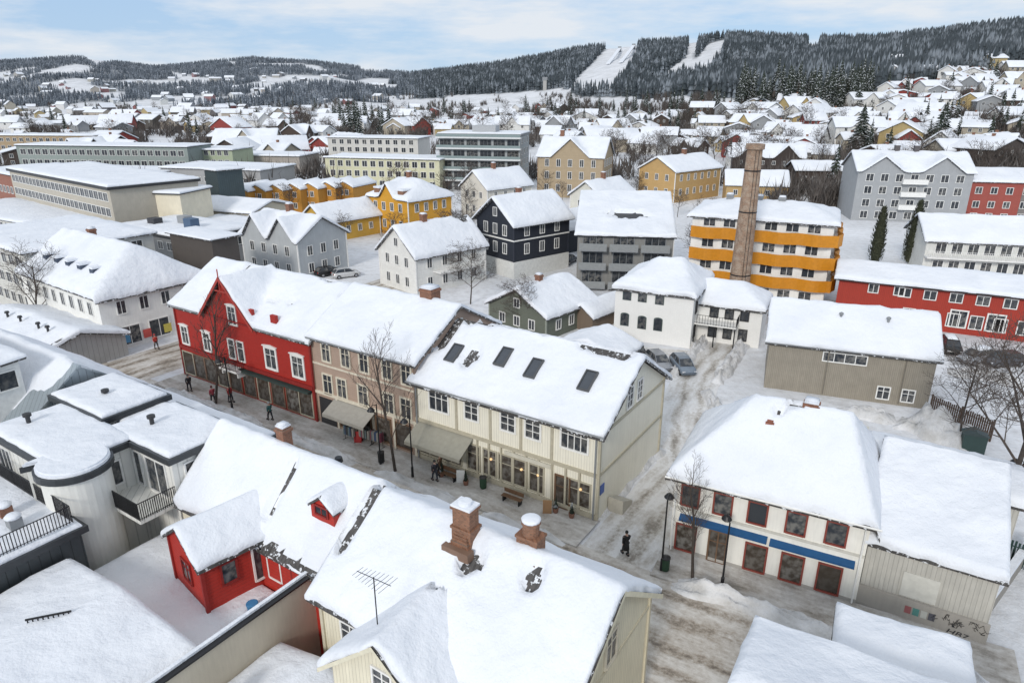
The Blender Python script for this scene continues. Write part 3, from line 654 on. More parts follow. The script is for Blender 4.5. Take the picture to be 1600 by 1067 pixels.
q=MB().box(.3,6.2,-2.2,0,4.7,4.95); part('balcony',q,PW,PA.t); q=MB(); railing(q,(.3,-2.2,4.95),(6.2,-2.2,4.95),1.05,.12,.026); railing(q,(.3,-2.2,4.95),(.3,0,4.95),1.05,.13); railing(q,(6.2,-2.2,4.95),(6.2,0,4.95),1.05,.12,.026); part('railing',q,IRON,PA.t)
PB=block('penthouse','white flat-roofed penthouse wing with rounded stair tower at the left',-30,-22.0,8.2,4.1,7.9)
PB.win('front',1.2,6.2,1.6,1.6,nx=3); PB.grid('right',[6.2],2,1.0,1.4)
pts=[(8.2+1.7*math.cos(a),.8+1.7*math.sin(a)) for a in [i*math.pi/14-math.pi/2 for i in range(-4,17)]]+[(6.6,2.4),(6.6,-.9)]
part('stair_tower',MB().zprism(pts,0,7.5),wallm((.80,.79,.74),'p'),PB.t)
big=lambda k: [(8.2+(x-8.2)*k,.8+(y-.8)*k) for x,y in pts]
part('tower_roof',MB().zprism(big(1.14),7.5,7.86),PFM,PB.t); part('snow_cover',MB().zprism(big(1.06),7.87,8.03).zprism(big(1.0),8.03,8.13),SNOW,PB.t)
PC=block('penthouse','rear flat-roofed penthouse block with thick snow nearest the street at the left',-31.5,-17.7,6.2,4.0,8.2); PC.grid('front',[6.6],2,1.4,1.5); PC.grid('right',[6.6],2,1.2,1.5)
PF=block('penthouse','small connecting flat roof between the rear penthouse block and the balcony block',-25.3,-16.8,1.2,3.0,7.6)
PD=block('penthouse','low street-side strip building with dark eaves in the left foreground',-31.5,-13.5,13.9,2.1,6.5)
DM=wallm((.07,.08,.085),'m')
PE=block('low_building','dark metal-edged roof terrace building with black railings at the left edge',-34,-34,14.7,11.4,5.5,wall=DM)
q=MB(); railing(q,(8,11.2,5.8),(14.6,11.2,5.8),1,.15,.025); railing(q,(14.6,6,5.8),(14.6,11.2,5.8),1,.15,.025); railing(q,(2,11.2,5.8),(8,11.2,5.8),1,.15,.025); part('railing',q,IRON,PE.t)
for i,(s_,t_) in enumerate(((-23.2,-24.4),(-21.6,-24.6),(-22.6,-27.2))):
    t=thing('roof_chimney',('brick','grey','low square')[i]+' vent chimney with snow cap on the roof terrace at the left edge','chimney',S(s_,t_,5.6),ANG); part('shaft',MB().box(-.3,.3,-.3,.3,-.2,.7),BRICK if i==0 else GREYM,t); part('snow_cap',MB().lathe([(.36,.7),(.4,.8),(.3,.9),(.05,.93)],12),SNOW,t,None,True)
for i,(s_,t_) in enumerate(((-28.5,-20.5),(-22,-16.5),(-28.2,-16))):
    t=thing('roof_vent','%s dark metal roof vent poking through the penthouse snow'%('left','right','rear')[i],'vent',S(s_,t_,7.9)); part('pipe',MB().lathe([(.13,0),(.13,.65),(.24,.68),(.24,.85),(.05,.9)],12),DARK,t)
ZINC=wallm((.40,.45,.48),'m')
ZB=House('metal_clad_building','building clad in grey standing-seam metal with snow roof at the left edge','building',S(-47,-20),ANG,14.6,9,6.0,9.4,ZINC,res=.6,T=.35,axis='x',roofm=ZINC,over=.15,wob=.1,bare=((14.5,3,1.0,4),(13.2,1,2.2,2)))
GP=House('glass_penthouse','glazed roof lounge with white frames and snow roof at the left edge','penthouse',S(-46,-24),ANG,11,6,9.8,10.2,WHITE,axis='s',res=.8,T=.35,over=.4); GP.grid('front',[8.8],8,1.1,1.2,m=.2,nx=1); GP.grid('right',[8.8],4,1.1,1.2,m=.2,nx=1)
BR=House('corner_building','near snow-covered roof at the bottom right beside the street junction','building',(5.3,13.6,0),rad(-30),12,8.6,7.6,8.6,CR2,res=.35,T=.4,wob=.14,over=.3)
BR2=House('corner_building','lower snow-covered flat roof stepping out behind the near bottom-right roof','building',(12.7,20.9,0),rad(-28),4.4,2.8,6.3,6.3,CR2,axis='f',res=.4,T=.4,over=.25,wob=.1)
# ================================================================== LEFT CORNER + MIDDLE DISTANCE
def nc(px,py,rot,L,D):
    p=ground_at(px,py); a=rad(rot); return (p.x-L*math.cos(a),p.y-L*math.sin(a),p.z),a
def MH(name,label,cat,px,py,rot,L,D,e,r_,col,kind='v',**k):
    wn=k.pop('w',None); org,a=nc(px,py,rot,L,D)
    tr=k.pop('tr',None)
    h=House(name,label,cat,org,a,L,D,e,r_,wallm(col,kind),foot=2,T=k.pop('T',.4),res=k.pop('res',2.0),trim=tr,**k); occ(h)
    if wn:
        for f,zs,n,ww,hh in wn: h.grid(f,zs,n,ww,hh)
    return h
WHT=(.84,.83,.79)
cb=MH('corner_shop','white three-storey corner building with small dark dormers at the cross street','building',170,553,-36,20,12,6.6,10.6,WHT,'p',res=.6,wob=.1,hip=(0,3),
   w=[('front',[4.8],8,.9,1.4),('right',[4.8],4,.9,1.4),('front',[1.5],6,1.8,2.0),('right',[1.5],3,2.2,2.0)])
for x in (4,7,10,13,16):
    q=MB().box(x-.45,x+.45,1.6,3.6,7.4,8.7); part('dormer',q,plain((.06,.08,.12)),cb.t); part('dormer_snow',MB().box(x-.6,x+.6,1.5,3.9,8.7,8.9),SNOW,cb.t)
for x in (1.6,4.0,6.4,8.8): cb.fbox('poster','right',x,x+.9,.7,1.7,.1,.12,plain([(.6,.1,.08),(.1,.3,.5),(.6,.5,.1),(.2,.45,.2)][int(x)%4]))
cb.chimney(5,7,.8,1.2)
MH('office_building','pale flat-roofed three-storey building at the left edge behind the bare tree','building',62,500,-36,22,16,8.6,8.6,(.64,.63,.59),'p',axis='f',w=[('front',[2,4.6,7.2],9,1.4,1.3),('right',[2,4.6,7.2],5,1.4,1.3)])
z1=MH('snow_roof_building','snow-roofed building with vents in front of the white corner building','building',62,598,-33,16,9,2.6,4.0,(.45,.46,.46),'m',wob=.1,res=.6,bare=((15.5,2,.8,2),(8,0,5,.4)))
for x in (4,7,11,13): part('roof_vent',MB().lathe([(.12,-.2),(.12,.8),(.25,.85),(.2,1.05)],10),DARK,z1.t,T_((x,3,z1.fz(x,3))))
MH('office_building','low white office wing with window strip below the long office block','building',82,398,-30,40,14,5.0,5.0,(.70,.69,.64),'p',axis='f',w=[('front',[1.8,3.9],14,2.0,1.0)])
ob=MH('office_block','long beige office block with rows of window strips on the left','office block',190,395,-38.7,50,16,11.6,11.6,(.48,.44,.37),'p',axis='f',roofm=DARK,edge=-.1,slab=.5,w=[('front',[1.6,4.3,7.0,9.7],24,1.7,1.4)])
MH('office_block','tall blank beige block at the near end of the long office block','building',294,386,-12,13,9,9.8,9.8,(.76,.69,.54),'p',axis='f',roofm=DARK,edge=-.1)
MH('rooftop_plant','dark plant room behind the blank beige block','building',350,350,-38,5,6,11.4,11.4,(.08,.11,.12),'m',axis='f')
MH('brick_block','reddish brick block at the left edge behind the office block','building',36,345,-38,20,16,10,10,(.42,.16,.11),'b',axis='f',w=[('front',[3,6.5],8,1.2,1.4)])
MH('warehouse','low beige hall with snowy roof in front of the plant room','building',398,372,-20,15,12,5,6.5,(.6,.55,.44),'p',w=[('front',[2.5],5,1,1)])
MH('low_building','flat low snow-covered roof behind the light grey twin-gabled house','building',375,398,-25,16,12,4,4,(.5,.47,.43),'p',axis='f',roofm=DARK,edge=-.1,w=[('front',[2.2],6,1.2,1.1)])
tb=MH('low_building','flat snowy roof terrace with dark edging left of the grey gabled house','building',300,428,-33,20,12,5.6,5.6,(.36,.36,.36),'p',axis='f',roofm=DARK,edge=-.12,slab=.4,w=[('front',[3.8],7,1.3,1.2),('right',[3.8],4,1.3,1.2)])
for i,(x,y) in enumerate(((5,4),(9,7),(14,5))): part('roof_unit',MB().box(x-1,x+1,y-.8,y+.8,5.8,6.9+.3*i),plain(((.05,.05,.055),(.3,.31,.32),(.07,.12,.2))[i]),tb.t)
MH('slate_house','dark brownish slate-clad wall building behind the left end of the red house','building',345,474,-33,9.5,4,8.8,8.8,(.10,.085,.075),'h',axis='f',T=.2)
MH('gabled_house','light grey wooden house with twin front gables left of the big white house','house',470,438,-33,13,10,6,9,(.50,.52,.53),'v',cross=((3.2,9.2,2.6),(9.6,9.2,2.8)),res=.5,w=[('front',[4.2,1.5],4,.9,1.4),('right',[4.2,1.5],3,.9,1.4)],tr=WHITE).chimney(6,5)
wh=MH('gabled_house','large white wooden house with steep gable and balcony behind the pink house','house',652,462,-46,9,13,5.6,9.2,WHT,'h',axis='y',res=.8,wob=.08,w=[('front',[4.4,1.6],3,.8,1.3),('right',[4.3,1.6],4,.8,1.3)],tr=WHITE,bare=((4.5,12,1.2,1.5),)); wh.chimney(4.5,5,.8,1.2); wh.win('front',4.5,7.0,.8,1.1)
q=MB().box(3,10,-1.8,0,2.9,3.05); railing(q,(3,-1.8,3),(10,-1.8,3),1,.25,.04); part('balcony',q,WHITE,wh.t,wh.fm('right'))
dk=MH('gabled_house','blackish blue wooden villa with white window trim and white basement','house',803,436,-50,9,11.5,8.6,12.0,(.02,.025,.038),'h',axis='y',res=.8,w=[('front',[7.2,4.4],3,.85,1.5),('right',[7.2,4.4],3,.85,1.5)],tr=plain((.03,.035,.05)),over=.7); dk.win('front',4.5,9.8,.8,1.2); dk.chimney(4.2,5,.7,1.2); dk.fbox('basement','front',-.1,9.1,-1,2.6,0,.15,plain((.7,.7,.67))); dk.fbox('basement','right',-.1,11.6,-1,2.6,0,.15,plain((.7,.7,.67)))
part('white_belt',MB().box(-.12,9.12,-.12,11.62,5.75,5.95),WHITE,dk.t)
MH('porch_house','small dark annex with snow roof right of the blackish blue villa','annex',886,396,-50,5,6,4.6,7.2,(.02,.025,.035),'h',axis='y',w=[('front',[2.4],2,.8,1.2)])
gr=MH('gabled_house','dark grey-green wooden house with snow roof behind the cream shop house','house',853,533,-42,9,9.5,3.0,5.4,(.15,.165,.13),'h',axis='y',res=.5,wob=.08,w=[('front',[1.5],3,.8,1.1),('right',[1.5],3,.8,1.1)],tr=plain((.3,.32,.27))); gr.win('front',4.5,3.7,.8,1.0); gr.chimney(4.5,4,.7,1.0)
MH('shed','small snow-buried shed roof between the cream shop house and the parked cars','shed',965,590,-33,7,5,2.0,3.2,(.3,.28,.24),'v',axis='y',res=.5,wob=.1)
MH('shed','small brown shed right of the dark green house','shed',925,520,-42,3,7,2.2,3.2,(.2,.15,.11),'v',axis='y',res=1)
yv=MH('gabled_house','yellow villa with dark mansard dormers behind the light grey house','house',640,372,-40,12,12,7.5,10.5,(.68,.34,.03),'h',axis='x',hip=(3,3),res=1,cross=((6,10.2,2.2),),w=[('front',[5.6,2.2],4,.9,1.5),('right',[5.6,2.2],4,.9,1.5)],tr=WHITE); yv.chimney(6,6)
for x in (2.4,9.6): part('dormer',MB().box(x-.8,x+.8,.3,2.4,7.2,8.9),plain((.25,.13,.08)),yv.t); part('dormer_snow',MB().box(x-.9,x+.9,.2,2.8,8.9,9.2),SNOW,yv.t)
MH('gabled_house','low yellow wing house left of the yellow villa','house',512,380,-40,8,13,4,6.8,(.66,.40,.07),'h',axis='y',res=1,w=[('front',[2],3,.8,1.2),('right',[2],4,.8,1.2)],tr=WHITE)
for i in range(7):
    MH('row_house','ochre yellow terraced house, %s from the left in the yellow terrace'%('first','second','third','fourth','fifth','sixth','seventh')[i],'house',392+i*27,338-i*1.5,-22,5.2,10,5.6,6.8,(.56,.27,.045),'v',axis='y',over=.2,group='yellow terraced houses',w=[('front',[4.2,1.6],2,.9,1.2)])
MH('gabled_house','white wooden house with steep roof in front of the grey apartment block','house',762,345,-46,9,14,7,10.5,(.76,.72,.64),'h',axis='y',w=[('front',[5.4,2.2],3,.8,1.3),('right',[5.4,2.2],4,.8,1.3)],tr=WHITE).chimney(4.5,6)
gb=MH('apartment_block','modern grey apartment block with full-width glass balconies in the centre distance','apartment block',812,300,-12,24,14,16.0,16.0,(.42,.44,.44),'p',axis='f',T=.3,roofm=GREYM,edge=-.1,slab=.4)
for k in range(5):
    z=1.2+k*3.0; gb.fbox('balcony_slab','front',-.5,24.5,z+1.55,z+1.95,0,1.6,plain((.7,.71,.71))); gb.fbox('balcony_glass','front',-.4,24.4,z+1.96,z+2.7,1.5,1.56,plain((.25,.31,.31),.15))
    for i in range(6): gb.win('front',2+i*4,z,3.2,2.2,nx=3,fm=GREYM)
gb.grid('right',[2,5,8,11,14],3,1.4,1.6); part('roof_box',MB().box(9,16,4,9,16,18),plain((.4,.41,.42)),gb.t)
ov=MH('gabled_house','large ochre beige three-storey villa with front gable and brown trim','house',940,312,-18,18,14,11.0,15.5,(.44,.34,.22),'h',axis='x',cross=((9,15.5,5),),res=1,w=[('front',[9.2,6.0,2.6],5,1,1.8),('right',[9.2,6.0,2.6],4,1,1.8)],tr=plain((.3,.2,.12))); ov.chimney(5,7,1,1.8)
MH('gabled_house','small white gabled house in front of the ochre beige villa','house',938,362,-42,8,12,7,9.8,(.74,.72,.64),'h',axis='y',w=[('front',[5.3,2.2],2,.8,1.2),('right',[5.3,2.2],4,.8,1.2)],tr=WHITE).chimney(4,6)
MH('gabled_house','yellow ochre house with arched gable trim left of the tall brick chimney','house',1052,318,-50,12,20,8,11.2,(.56,.36,.15),'h',axis='y',w=[('front',[6.2,2.6],3,.9,1.5),('right',[6.2,2.6],6,.9,1.5)],tr=WHITE).chimney(6,11,1,1.5)
MH('gabled_house','low pale yellow house right behind the tall brick chimney','house',1228,322,-12,15,10,5,8,(.54,.37,.17),'v',w=[('front',[3],5,.9,1.2)])
MH('gabled_house','dark brown wooden house with twin snow gables behind the tall chimney','house',1255,275,-15,24,12,6,10,(.05,.035,.03),'h',cross=((6,10,4),(18,10,4)),res=1.2,w=[('front',[4],6,1,1.2)])
MH('terrace_block','long dark brown terrace with snowy roof left of the grey apartment house','terrace',1362,300,-5,22,10,6,8,(.06,.04,.03),'v',w=[('front',[3.5],7,1.1,1.3)])
gm_=MH('apartment_block','grey timber apartment house with open balconies and dark roof terrace','apartment block',1046,455,-8,13.5,15,8.0,11.8,(.27,.265,.25),'v',res=.5,wob=.08,axis='s',roofm=DARK,bare=((7.2,6.5,3.0,1.3),))
gm_.fbox('end_wall','right',0,15,-1,7.9,.01,.12,plain((.7,.69,.66)))
for k in range(3):
    z=.3+k*2.75
    for x0,x1 in ((.3,4.2),(4.6,8.6),(9,13)):
        gm_.fbox('balcony','front',x0,x1,z,z+.2,0,1.4,GREYM); gm_.fbox('balcony_panel','front',x0,x1,z+.2,z+1.1,1.3,1.38,plain((.26,.27,.27))); gm_.win('front',(x0+x1)/2,z+1.35,2.8,2.0,nx=3,fm=GREYM)
ya=MH('apartment_block','white four-storey apartment block with rounded yolk-yellow balcony bands','apartment block',1284,480,-24,18,12,11.2,12.6,(.86,.85,.81),'p',hip=(4,4),res=.8,wob=.08,over=.7)
YEL=plain((.60,.235,.008),.5)
for (za,zb) in ((2.2,3.75),(5.2,6.8),(8.2,9.75)):
    for f,W in (('front',18),('right',12)):
        N=36; m=MB(); m2=MB(); L0=-.7 if f=='right' else 0; W1_=W+(.7 if f=='front' else 0)
        pts=[(L0+(W1_-L0)*i/N,-(.7+.55*math.sin(i/N*math.pi*(4 if f=='front' else 3))**2 if 0<i<N else .7)) for i in range(N+1)]
        poly=[(x,y+.03) for x,y in pts]+[(W,0),(0,0)]; m2.zprism([p for p in reversed(poly)],za+.3,za+.5)
        for i in range(N):
            (x0,y0),(x1,y1)=pts[i],pts[i+1]; m.add([(x0,y0,za),(x1,y1,za),(x1,y1,zb),(x0,y0,zb),(x0,y0+.08,za),(x1,y1+.08,za),(x1,y1+.08,zb),(x0,y0+.08,zb)],[(0,1,2,3),(7,6,5,4),(3,2,6,7),(0,4,5,1)])
        part('balcony_slab',m2,WHITE,ya.t,ya.fm(f)); part('balcony_band',m,YEL,ya.t,ya.fm(f))
ya.grid('front',[1.2,4.5,7.5,10.4],6,1.5,1.2,nx=2,fm=WHITE,cas=.1); ya.grid('right',[1.2,4.5,7.5,10.4],4,1.6,1.2,nx=2,fm=WHITE,cas=.1)
for x in (4,8,11): ya.chimney(x,6,.9,.8,GREYM)
ga=MH('apartment_block','grey four-storey apartment house with white balconies on the right','apartment block',1505,350,-12,23,14,11,14.5,(.36,.37,.38),'p',cross=((5,14,4),(17,14,4)),res=1,w=[('front',[9.5,6.8,4,1.4],7,1.4,1.5),('right',[9.5,6.8,4],3,1.2,1.4)])
for x in (9,13): ga.chimney(x,7,1,1.4,plain((.1,.09,.09)))
for z in (3.0,5.8,8.5): ga.fbox('balcony','front',9,14,z-.2,z+.8,0,1.3,WHITE)
MH('apartment_block','red and white apartment house right of the grey apartment house','apartment block',1585,350,-12,11,14,9,11,(.35,.08,.06),'v',w=[('front',[7,4,1.4],3,1.2,1.3)])
MH('apartment_block','dark apartment house with snow roof at the right edge','apartment block',1660,352,-12,11,14,9,11,(.22,.2,.19),'v',w=[('front',[7,4,1.4],3,1.2,1.3)])
lw=MH('long_house','white house with long railed balcony and thick snow roof at the right edge','house',1665,440,-14,20,11,5.5,8.5,(.74,.74,.7),'v',res=1,wob=.1,w=[('front',[4.2,1.5],8,1.4,1.5)])
q=MB().box(0,20,-1.6,0,2.8,3.0); railing(q,(0,-1.6,3),(20,-1.6,3),1,.25,.04); part('balcony',q,WHITE,lw.t)
MH('apartment_block','long grey green flat-roofed apartment block with balconies in the left distance','apartment block',300,282,-8,62,14,10.5,10.5,(.28,.32,.30),'p',axis='f',T=.3,roofm=DARK,edge=-.1,w=[('front',[2,5,8.4],22,1.9,1.7)])
MH('apartment_block','light green rendered end block beside the grey green apartments','apartment block',368,278,-8,14,14,9,9,(.42,.47,.33),'p',axis='f',w=[('front',[2,5,8],5,1.4,1.5)])
MH('apartment_block','low brownish orange flat block at the left edge below the far hills','apartment block',150,240,-6,70,14,8,8,(.36,.27,.17),'p',axis='f',w=[('front',[2.5,6],20,1.8,1.5)])
MH('apartment_block','pale yellow three-storey flats with box bays in the centre left distance','apartment block',688,300,-14,36,12,9,9,(.62,.6,.42),'p',axis='f',T=.3,w=[('front',[1.8,4.6,7.4],13,1.5,1.6)])
MH('apartment_block','white flat-roofed apartments behind the pale yellow flats','apartment block',655,272,-12,34,13,12,12,(.62,.6,.56),'p',axis='f',T=.3,w=[('front',[2,5,8,10.6],11,1.5,1.5)])
MH('low_building','long grey commercial hall with snow roof left of the pale yellow flats','building',410,300,-15,34,18,6,6,(.36,.36,.36),'p',axis='f',w=[('front',[3],12,1.4,1.2)])
MH('low_building','snow-covered flat hall in front of the light green block','building',470,272,-10,30,16,6,6,(.4,.36,.32),'p',axis='f',w=[('front',[3],8,1.6,1.2)])
MH('low_building','low snowy hall roof between the office block and the grey green apartments','building',240,300,-12,46,18,5,5,(.36,.34,.32),'p',axis='f',w=[('front',[2.6],14,1.6,1.2)])
# ================================================================== FAR HOUSES
NEARCOL=[((.70,.69,.66),'white'),((.27,.05,.04),'red'),((.44,.33,.15),'yellow'),((.07,.05,.04),'dark brown'),((.3,.31,.32),'grey'),((.42,.37,.29),'beige')]
REG=[(0,480,170,206,125,'on the flat left town'),(350,560,205,262,22,'behind the yellow terrace'),(480,900,172,212,95,'below the central wood'),(860,1160,184,240,52,'behind the ochre villa'),(1150,1480,168,238,70,'below the dark right wood'),(1400,1600,100,250,75,'on the right hillside'),(0,600,106,165,80,'on the far left hills'),(1150,1600,240,262,10,'above the grey apartments'),(0,250,206,262,14,'around the long left flats')]
far=[]
for (x0,x1,y0,y1,cnt,zn) in REG:
    k=0; tr=0
    while k<cnt and tr<cnt*40:
        tr+=1; px=RND.uniform(x0,x1); py=y0+(y1-y0)*RND.random()**.8
        p=ground_at(px,py)
        if p is None or p.y>2600: continue
        rr_=6 if p.y<700 else 8
        if any((p.x-a)**2+(p.y-b_)**2<(rr_+c_)**2 for a,b_,c_ in OCC): continue
        if p.y>330 and fmask(p.x,p.y,p.z) and RND.random()<.75: continue
        OCC.append((p.x,p.y,6.5)); far.append((p,px,zn)); k+=1
lim=sorted(q[0].y for q in far)[294] if len(far)>295 else 1e9
far.sort(key=lambda q:q[1])
cnts={}
def ordn(n): return '%d%s'%(n,'th' if 10<=n%100<=20 else {1:'st',2:'nd',3:'rd'}.get(n%10,'th'))
DV=[];DF=[];DMi=[]; DMATS=[SNOW]; DIX={}
for p,px,zn in far:
    wt=[6,2.0,1.0,3.0,2.4,2.2]; col,cn=RND.choices(NEARCOL,wt)[0]
    haze_k=min(.55,max(0,round((p.y-400)/3000,1))); col=tuple(round(a*(1-haze_k)+b_*haze_k,2) for a,b_ in zip(col,(.28,.31,.35)))  # farther walls blended towards blue-grey: aerial haze put into the wall colour
    k=RND.choice([.7,.85,1,1.1,1.25,1.6])*RND.uniform(.92,1.08); L=11*k*RND.uniform(.8,1.5); D=8.5*k; e_=RND.uniform(3.6,6.2)*min(k,1.25); rg=e_+RND.uniform(1.6,3.5)*k
    a=rad(RND.choice([-35,-20,-50,10,30,55,-5,75])+RND.uniform(-8,8))
    if p.y>=lim:
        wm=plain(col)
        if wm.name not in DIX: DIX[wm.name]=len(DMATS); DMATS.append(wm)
        Mt=T_(p)@RZ(a); h=.4
        vs=[(x,y,z) for z in (-4,e_) for y in (-D/2,D/2) for x in (-L/2,L/2)]+[(-L/2,0,rg),(L/2,0,rg)]
        ov_=.7; vs+=[(-L/2-ov_,-D/2-ov_,e_-.2),(L/2+ov_,-D/2-ov_,e_-.2),(L/2+ov_,0,rg+h),(-L/2-ov_,0,rg+h),(L/2+ov_,D/2+ov_,e_-.2),(-L/2-ov_,D/2+ov_,e_-.2)]
        k0=len(DV); DV+=[tuple(Mt@Vector(q)) for q in vs]
        F1=[(0,1,5,4),(3,2,6,7),(1,3,7,9,5),(2,0,4,8,6)]; F2=[(10,11,12,13),(13,12,14,15)]
        for f_ in F1: DF.append(tuple(i+k0 for i in f_)); DMi.append(DIX[wm.name])
        for f_ in F2: DF.append(tuple(i+k0 for i in f_)); DMi.append(0)
        continue
    key=(zn,cn); cnts[key]=cnts.get(key,0)+1
    lab='snow-roofed %s house %s, %s %s one from left'%(cn,zn,ordn(cnts[key]),cn)
    cr=((L*.5,rg,D*.3),) if RND.random()<.35 and p.y<650 else ()
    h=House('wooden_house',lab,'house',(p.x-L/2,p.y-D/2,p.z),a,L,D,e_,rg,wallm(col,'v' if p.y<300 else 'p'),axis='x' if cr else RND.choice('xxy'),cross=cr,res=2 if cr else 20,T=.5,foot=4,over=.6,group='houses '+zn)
    if p.y<480:
        for f in ('front','right','left'):
            h.grid(f,[e_-1.3]+([1.4] if p.y<420 else []),3 if f=='front' else 2,1.1,1.3)
    elif p.y<900: h.grid('front',[e_-1.6],3,1.4,1.5)
    if RND.random()<.5 and p.y<600: h.chimney(L*.5,D*.5,.8,1.2,snow=False)
me=bpy.data.meshes.new('distant_houses'); me.from_pydata(DV,[],DF)
for q in DMATS: me.materials.append(q)
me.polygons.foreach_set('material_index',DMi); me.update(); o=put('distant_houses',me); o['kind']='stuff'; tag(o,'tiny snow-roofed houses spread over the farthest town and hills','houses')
# ================================================================== TREES
def spruce_mesh(seed,col,nl=13,npts=11,wide=1):
    R=random.Random(seed); m=MB()
    for l in range(nl):
        f=l/(nl-1); z=.12+.83*f; r_=(.19*(1-f)**.85+.012)*wide; dz=.10*(1-f*.5)
        off=R.random()*6
        for i in range(npts):
            a=off+2*math.pi*i/npts+R.uniform(-.2,.2); rr_=r_*R.uniform(.65,1.2); wv=.5/npts*math.pi*1.5
            d=Vector((math.cos(a),math.sin(a),0)); s_=Vector((-d.y,d.x,0)); tip=Vector((0,0,z-dz*R.uniform(.5,1.1)))+d*rr_
            b0=Vector((0,0,z+.035)); mid=Vector((0,0,z-dz*.25))+d*rr_*.55
            m.add([b0,mid+s_*rr_*wv,tip,mid-s_*rr_*wv,mid-Vector((0,0,.03))],[(0,1,2,3),(0,4,1),(1,4,2),(2,4,3),(3,4,0)])
    m.tube((0,0,.9),(0,0,1.0),.012,.002,4)
    return m.mesh('crown',col)
def column_mesh(seed,col):
    R=random.Random(seed); m=MB()
    for i in range(900):
        z=R.uniform(.04,.98); prof=.12*min(1,(z/.12))**.5*(1-max(0,z-.45)/.56)**.6; a=R.uniform(0,6.28); rr_=prof*R.uniform(.6,1.12)
        p=Vector((math.cos(a)*rr_,math.sin(a)*rr_,z)); d=Vector((math.cos(a)*.5,math.sin(a)*.5,1)).normalized(); s_=Vector((-math.sin(a),math.cos(a),R.uniform(-.3,.3)))*R.uniform(.012,.022); l=R.uniform(.03,.06)
        m.add([p-s_,p+s_,p+d*l],[(0,1,2)])
    m.lathe([(.05,.03),(.08,.15),(.085,.5),(.05,.8),(.01,.95)],8)
    return m.mesh('crown',col)
def leafm(name,c1,c2,snow,sf=1.0,scale=1.1,sn=(.7,.72,.76)):
    m,n,b=newmat(name); g=nd(n,'ShaderNodeNewGeometry'); sp=nd(n,'ShaderNodeSeparateXYZ'); n.links.new(g.outputs['Normal'],sp.inputs[0])
    c=mixc(n,ramp(n,noi(n,g.outputs['Position'],.6 if scale>1 else .012,3),.35,.65),c1,c2)
    s_=mth(n,'MULTIPLY',mth(n,'MULTIPLY',ramp(n,noi(n,g.outputs['Position'],scale,3),1-snow-.05,1-snow+.05),ramp(n,sp.outputs[2],.1,.5)),sf)
    n.links.new(mixc(n,s_,c,sn),b.inputs['Base Color']); b.inputs['Roughness'].default_value=.9; return m
SPR=leafm('spruce',(.016,.026,.017),(.032,.042,.026),.42,.8)
SP=[(spruce_mesh(i,SPR),MB().tube((0,0,-.05),(0,0,.5),.022,.012,6).mesh('trunk',BARK)) for i in range(4)]
SPW=(spruce_mesh(9,SPR,16,14,1.5),SP[0][1]); SPC=(column_mesh(3,leafm('thuja',(.03,.035,.018),(.05,.055,.03),.3,.3)),SP[0][1])
TWIG=plain((.085,.066,.055),.9,0,.35)
def bare_meshes(seed,h,spread,levels,nb=4,up=.35,fine=.006,lr=1.0):
    R=random.Random(seed); T1=MB(); C1=MB()
    def br(p,d,l,r_,lev):
        n=3 if lev<2 else 2; pts=[p]
        dd=d.copy()
        for i in range(n):
            dd=(dd+Vector((R.uniform(-1,1),R.uniform(-1,1),R.uniform(-.3,.6)))*.14).normalized(); pts.append(pts[-1]+dd*l/n)
        rs=[r_*(1-.55*i/n) for i in range(n+1)]
        for i in range(n): (T1 if lev==0 else C1).tube(pts[i],pts[i+1],max(fine,rs[i]),max(fine*.7,rs[i+1]),6 if lev==0 else (4 if lev==1 else 3),cap=False)
        if lev>=levels: return
        k=nb+(5 if lev==0 else 0)
        for j in range(k):
            f=(.3+.7*(j+R.random()*.6)/k) if lev==0 else (.25+.75*(j+R.random()*.5)/k)
            f=min(f,1); idx=f*n; i=min(int(idx),n-1); q=pts[i].lerp(pts[i+1],idx-i)
            az=j*2.4+R.random(); side=Vector((math.cos(az),math.sin(az),0)); side=(side-dd*side.dot(dd)).normalized()
            nd_=(dd*(1-spread)+side*spread+Vector((0,0,up*.5))).normalized()
            br(q,nd_,l*R.uniform(.42,.6)*(lr if lev==0 else 1)*(1.15-.45*f if lev==0 else 1),r_*(.5-.15*f),lev+1)
    br(Vector((0,0,-.1)),Vector((0,0,1)),h*.82,h*.013,0)
    return T1.mesh('trunk',BARK),C1.mesh('crown',TWIG)
def tree(name,label,cat,p,ms,s=1,rz=0,group=None):
    t=thing(name,label,cat,(p[0],p[1],p[2]),rz,group); t.scale=(s,s,s)
    put('trunk',ms[1] if name!='bare_tree' else ms[0],t); put('crown',ms[0] if name!='bare_tree' else ms[1],t); return t
def btree(label,px,py,h,seed,spread=.55,levels=4,nb=4,group=None,fine=.012,lr=1.0):
    ms=bare_meshes(seed,h,spread,levels,nb,fine=fine,lr=lr); return tree('bare_tree',label,'tree',at(px,py),ms,group=group)
btree('tall bare street tree in front of the brownish pink house',618,738,10.5,1,.42,4,4,lr=.7,fine=.009)
btree('bare street tree in front of the big red gable',337,634,10.5,2,.42,4,4,lr=.65,fine=.011)
btree('small bare street tree in front of the blue awnings of the white shop',1082,905,7.6,3,.42,4,4,fine=.007,lr=.65)
btree('big wide bare tree right of the greyish brown building',1562,820,16,4,.58,4,6,lr=.85,fine=.012)
btree('bare tree behind the board fence near the right edge',1500,690,8,14,.62,4,5)
btree('bare tree at the left edge in front of the white corner building',62,520,10,5,.6,4,5)
btree('spreading bare tree between the white house and the green house',735,475,8,6,.65,4,5)
btree('bare tree in front of the dark green house',820,520,7,7,.65,4,5)
btree('bare bush-like tree left of the blackish blue villa',700,450,6,8,.65,4,5)
BT=[bare_meshes(30+i,10,.6,3,5,fine=.035) for i in range(4)]
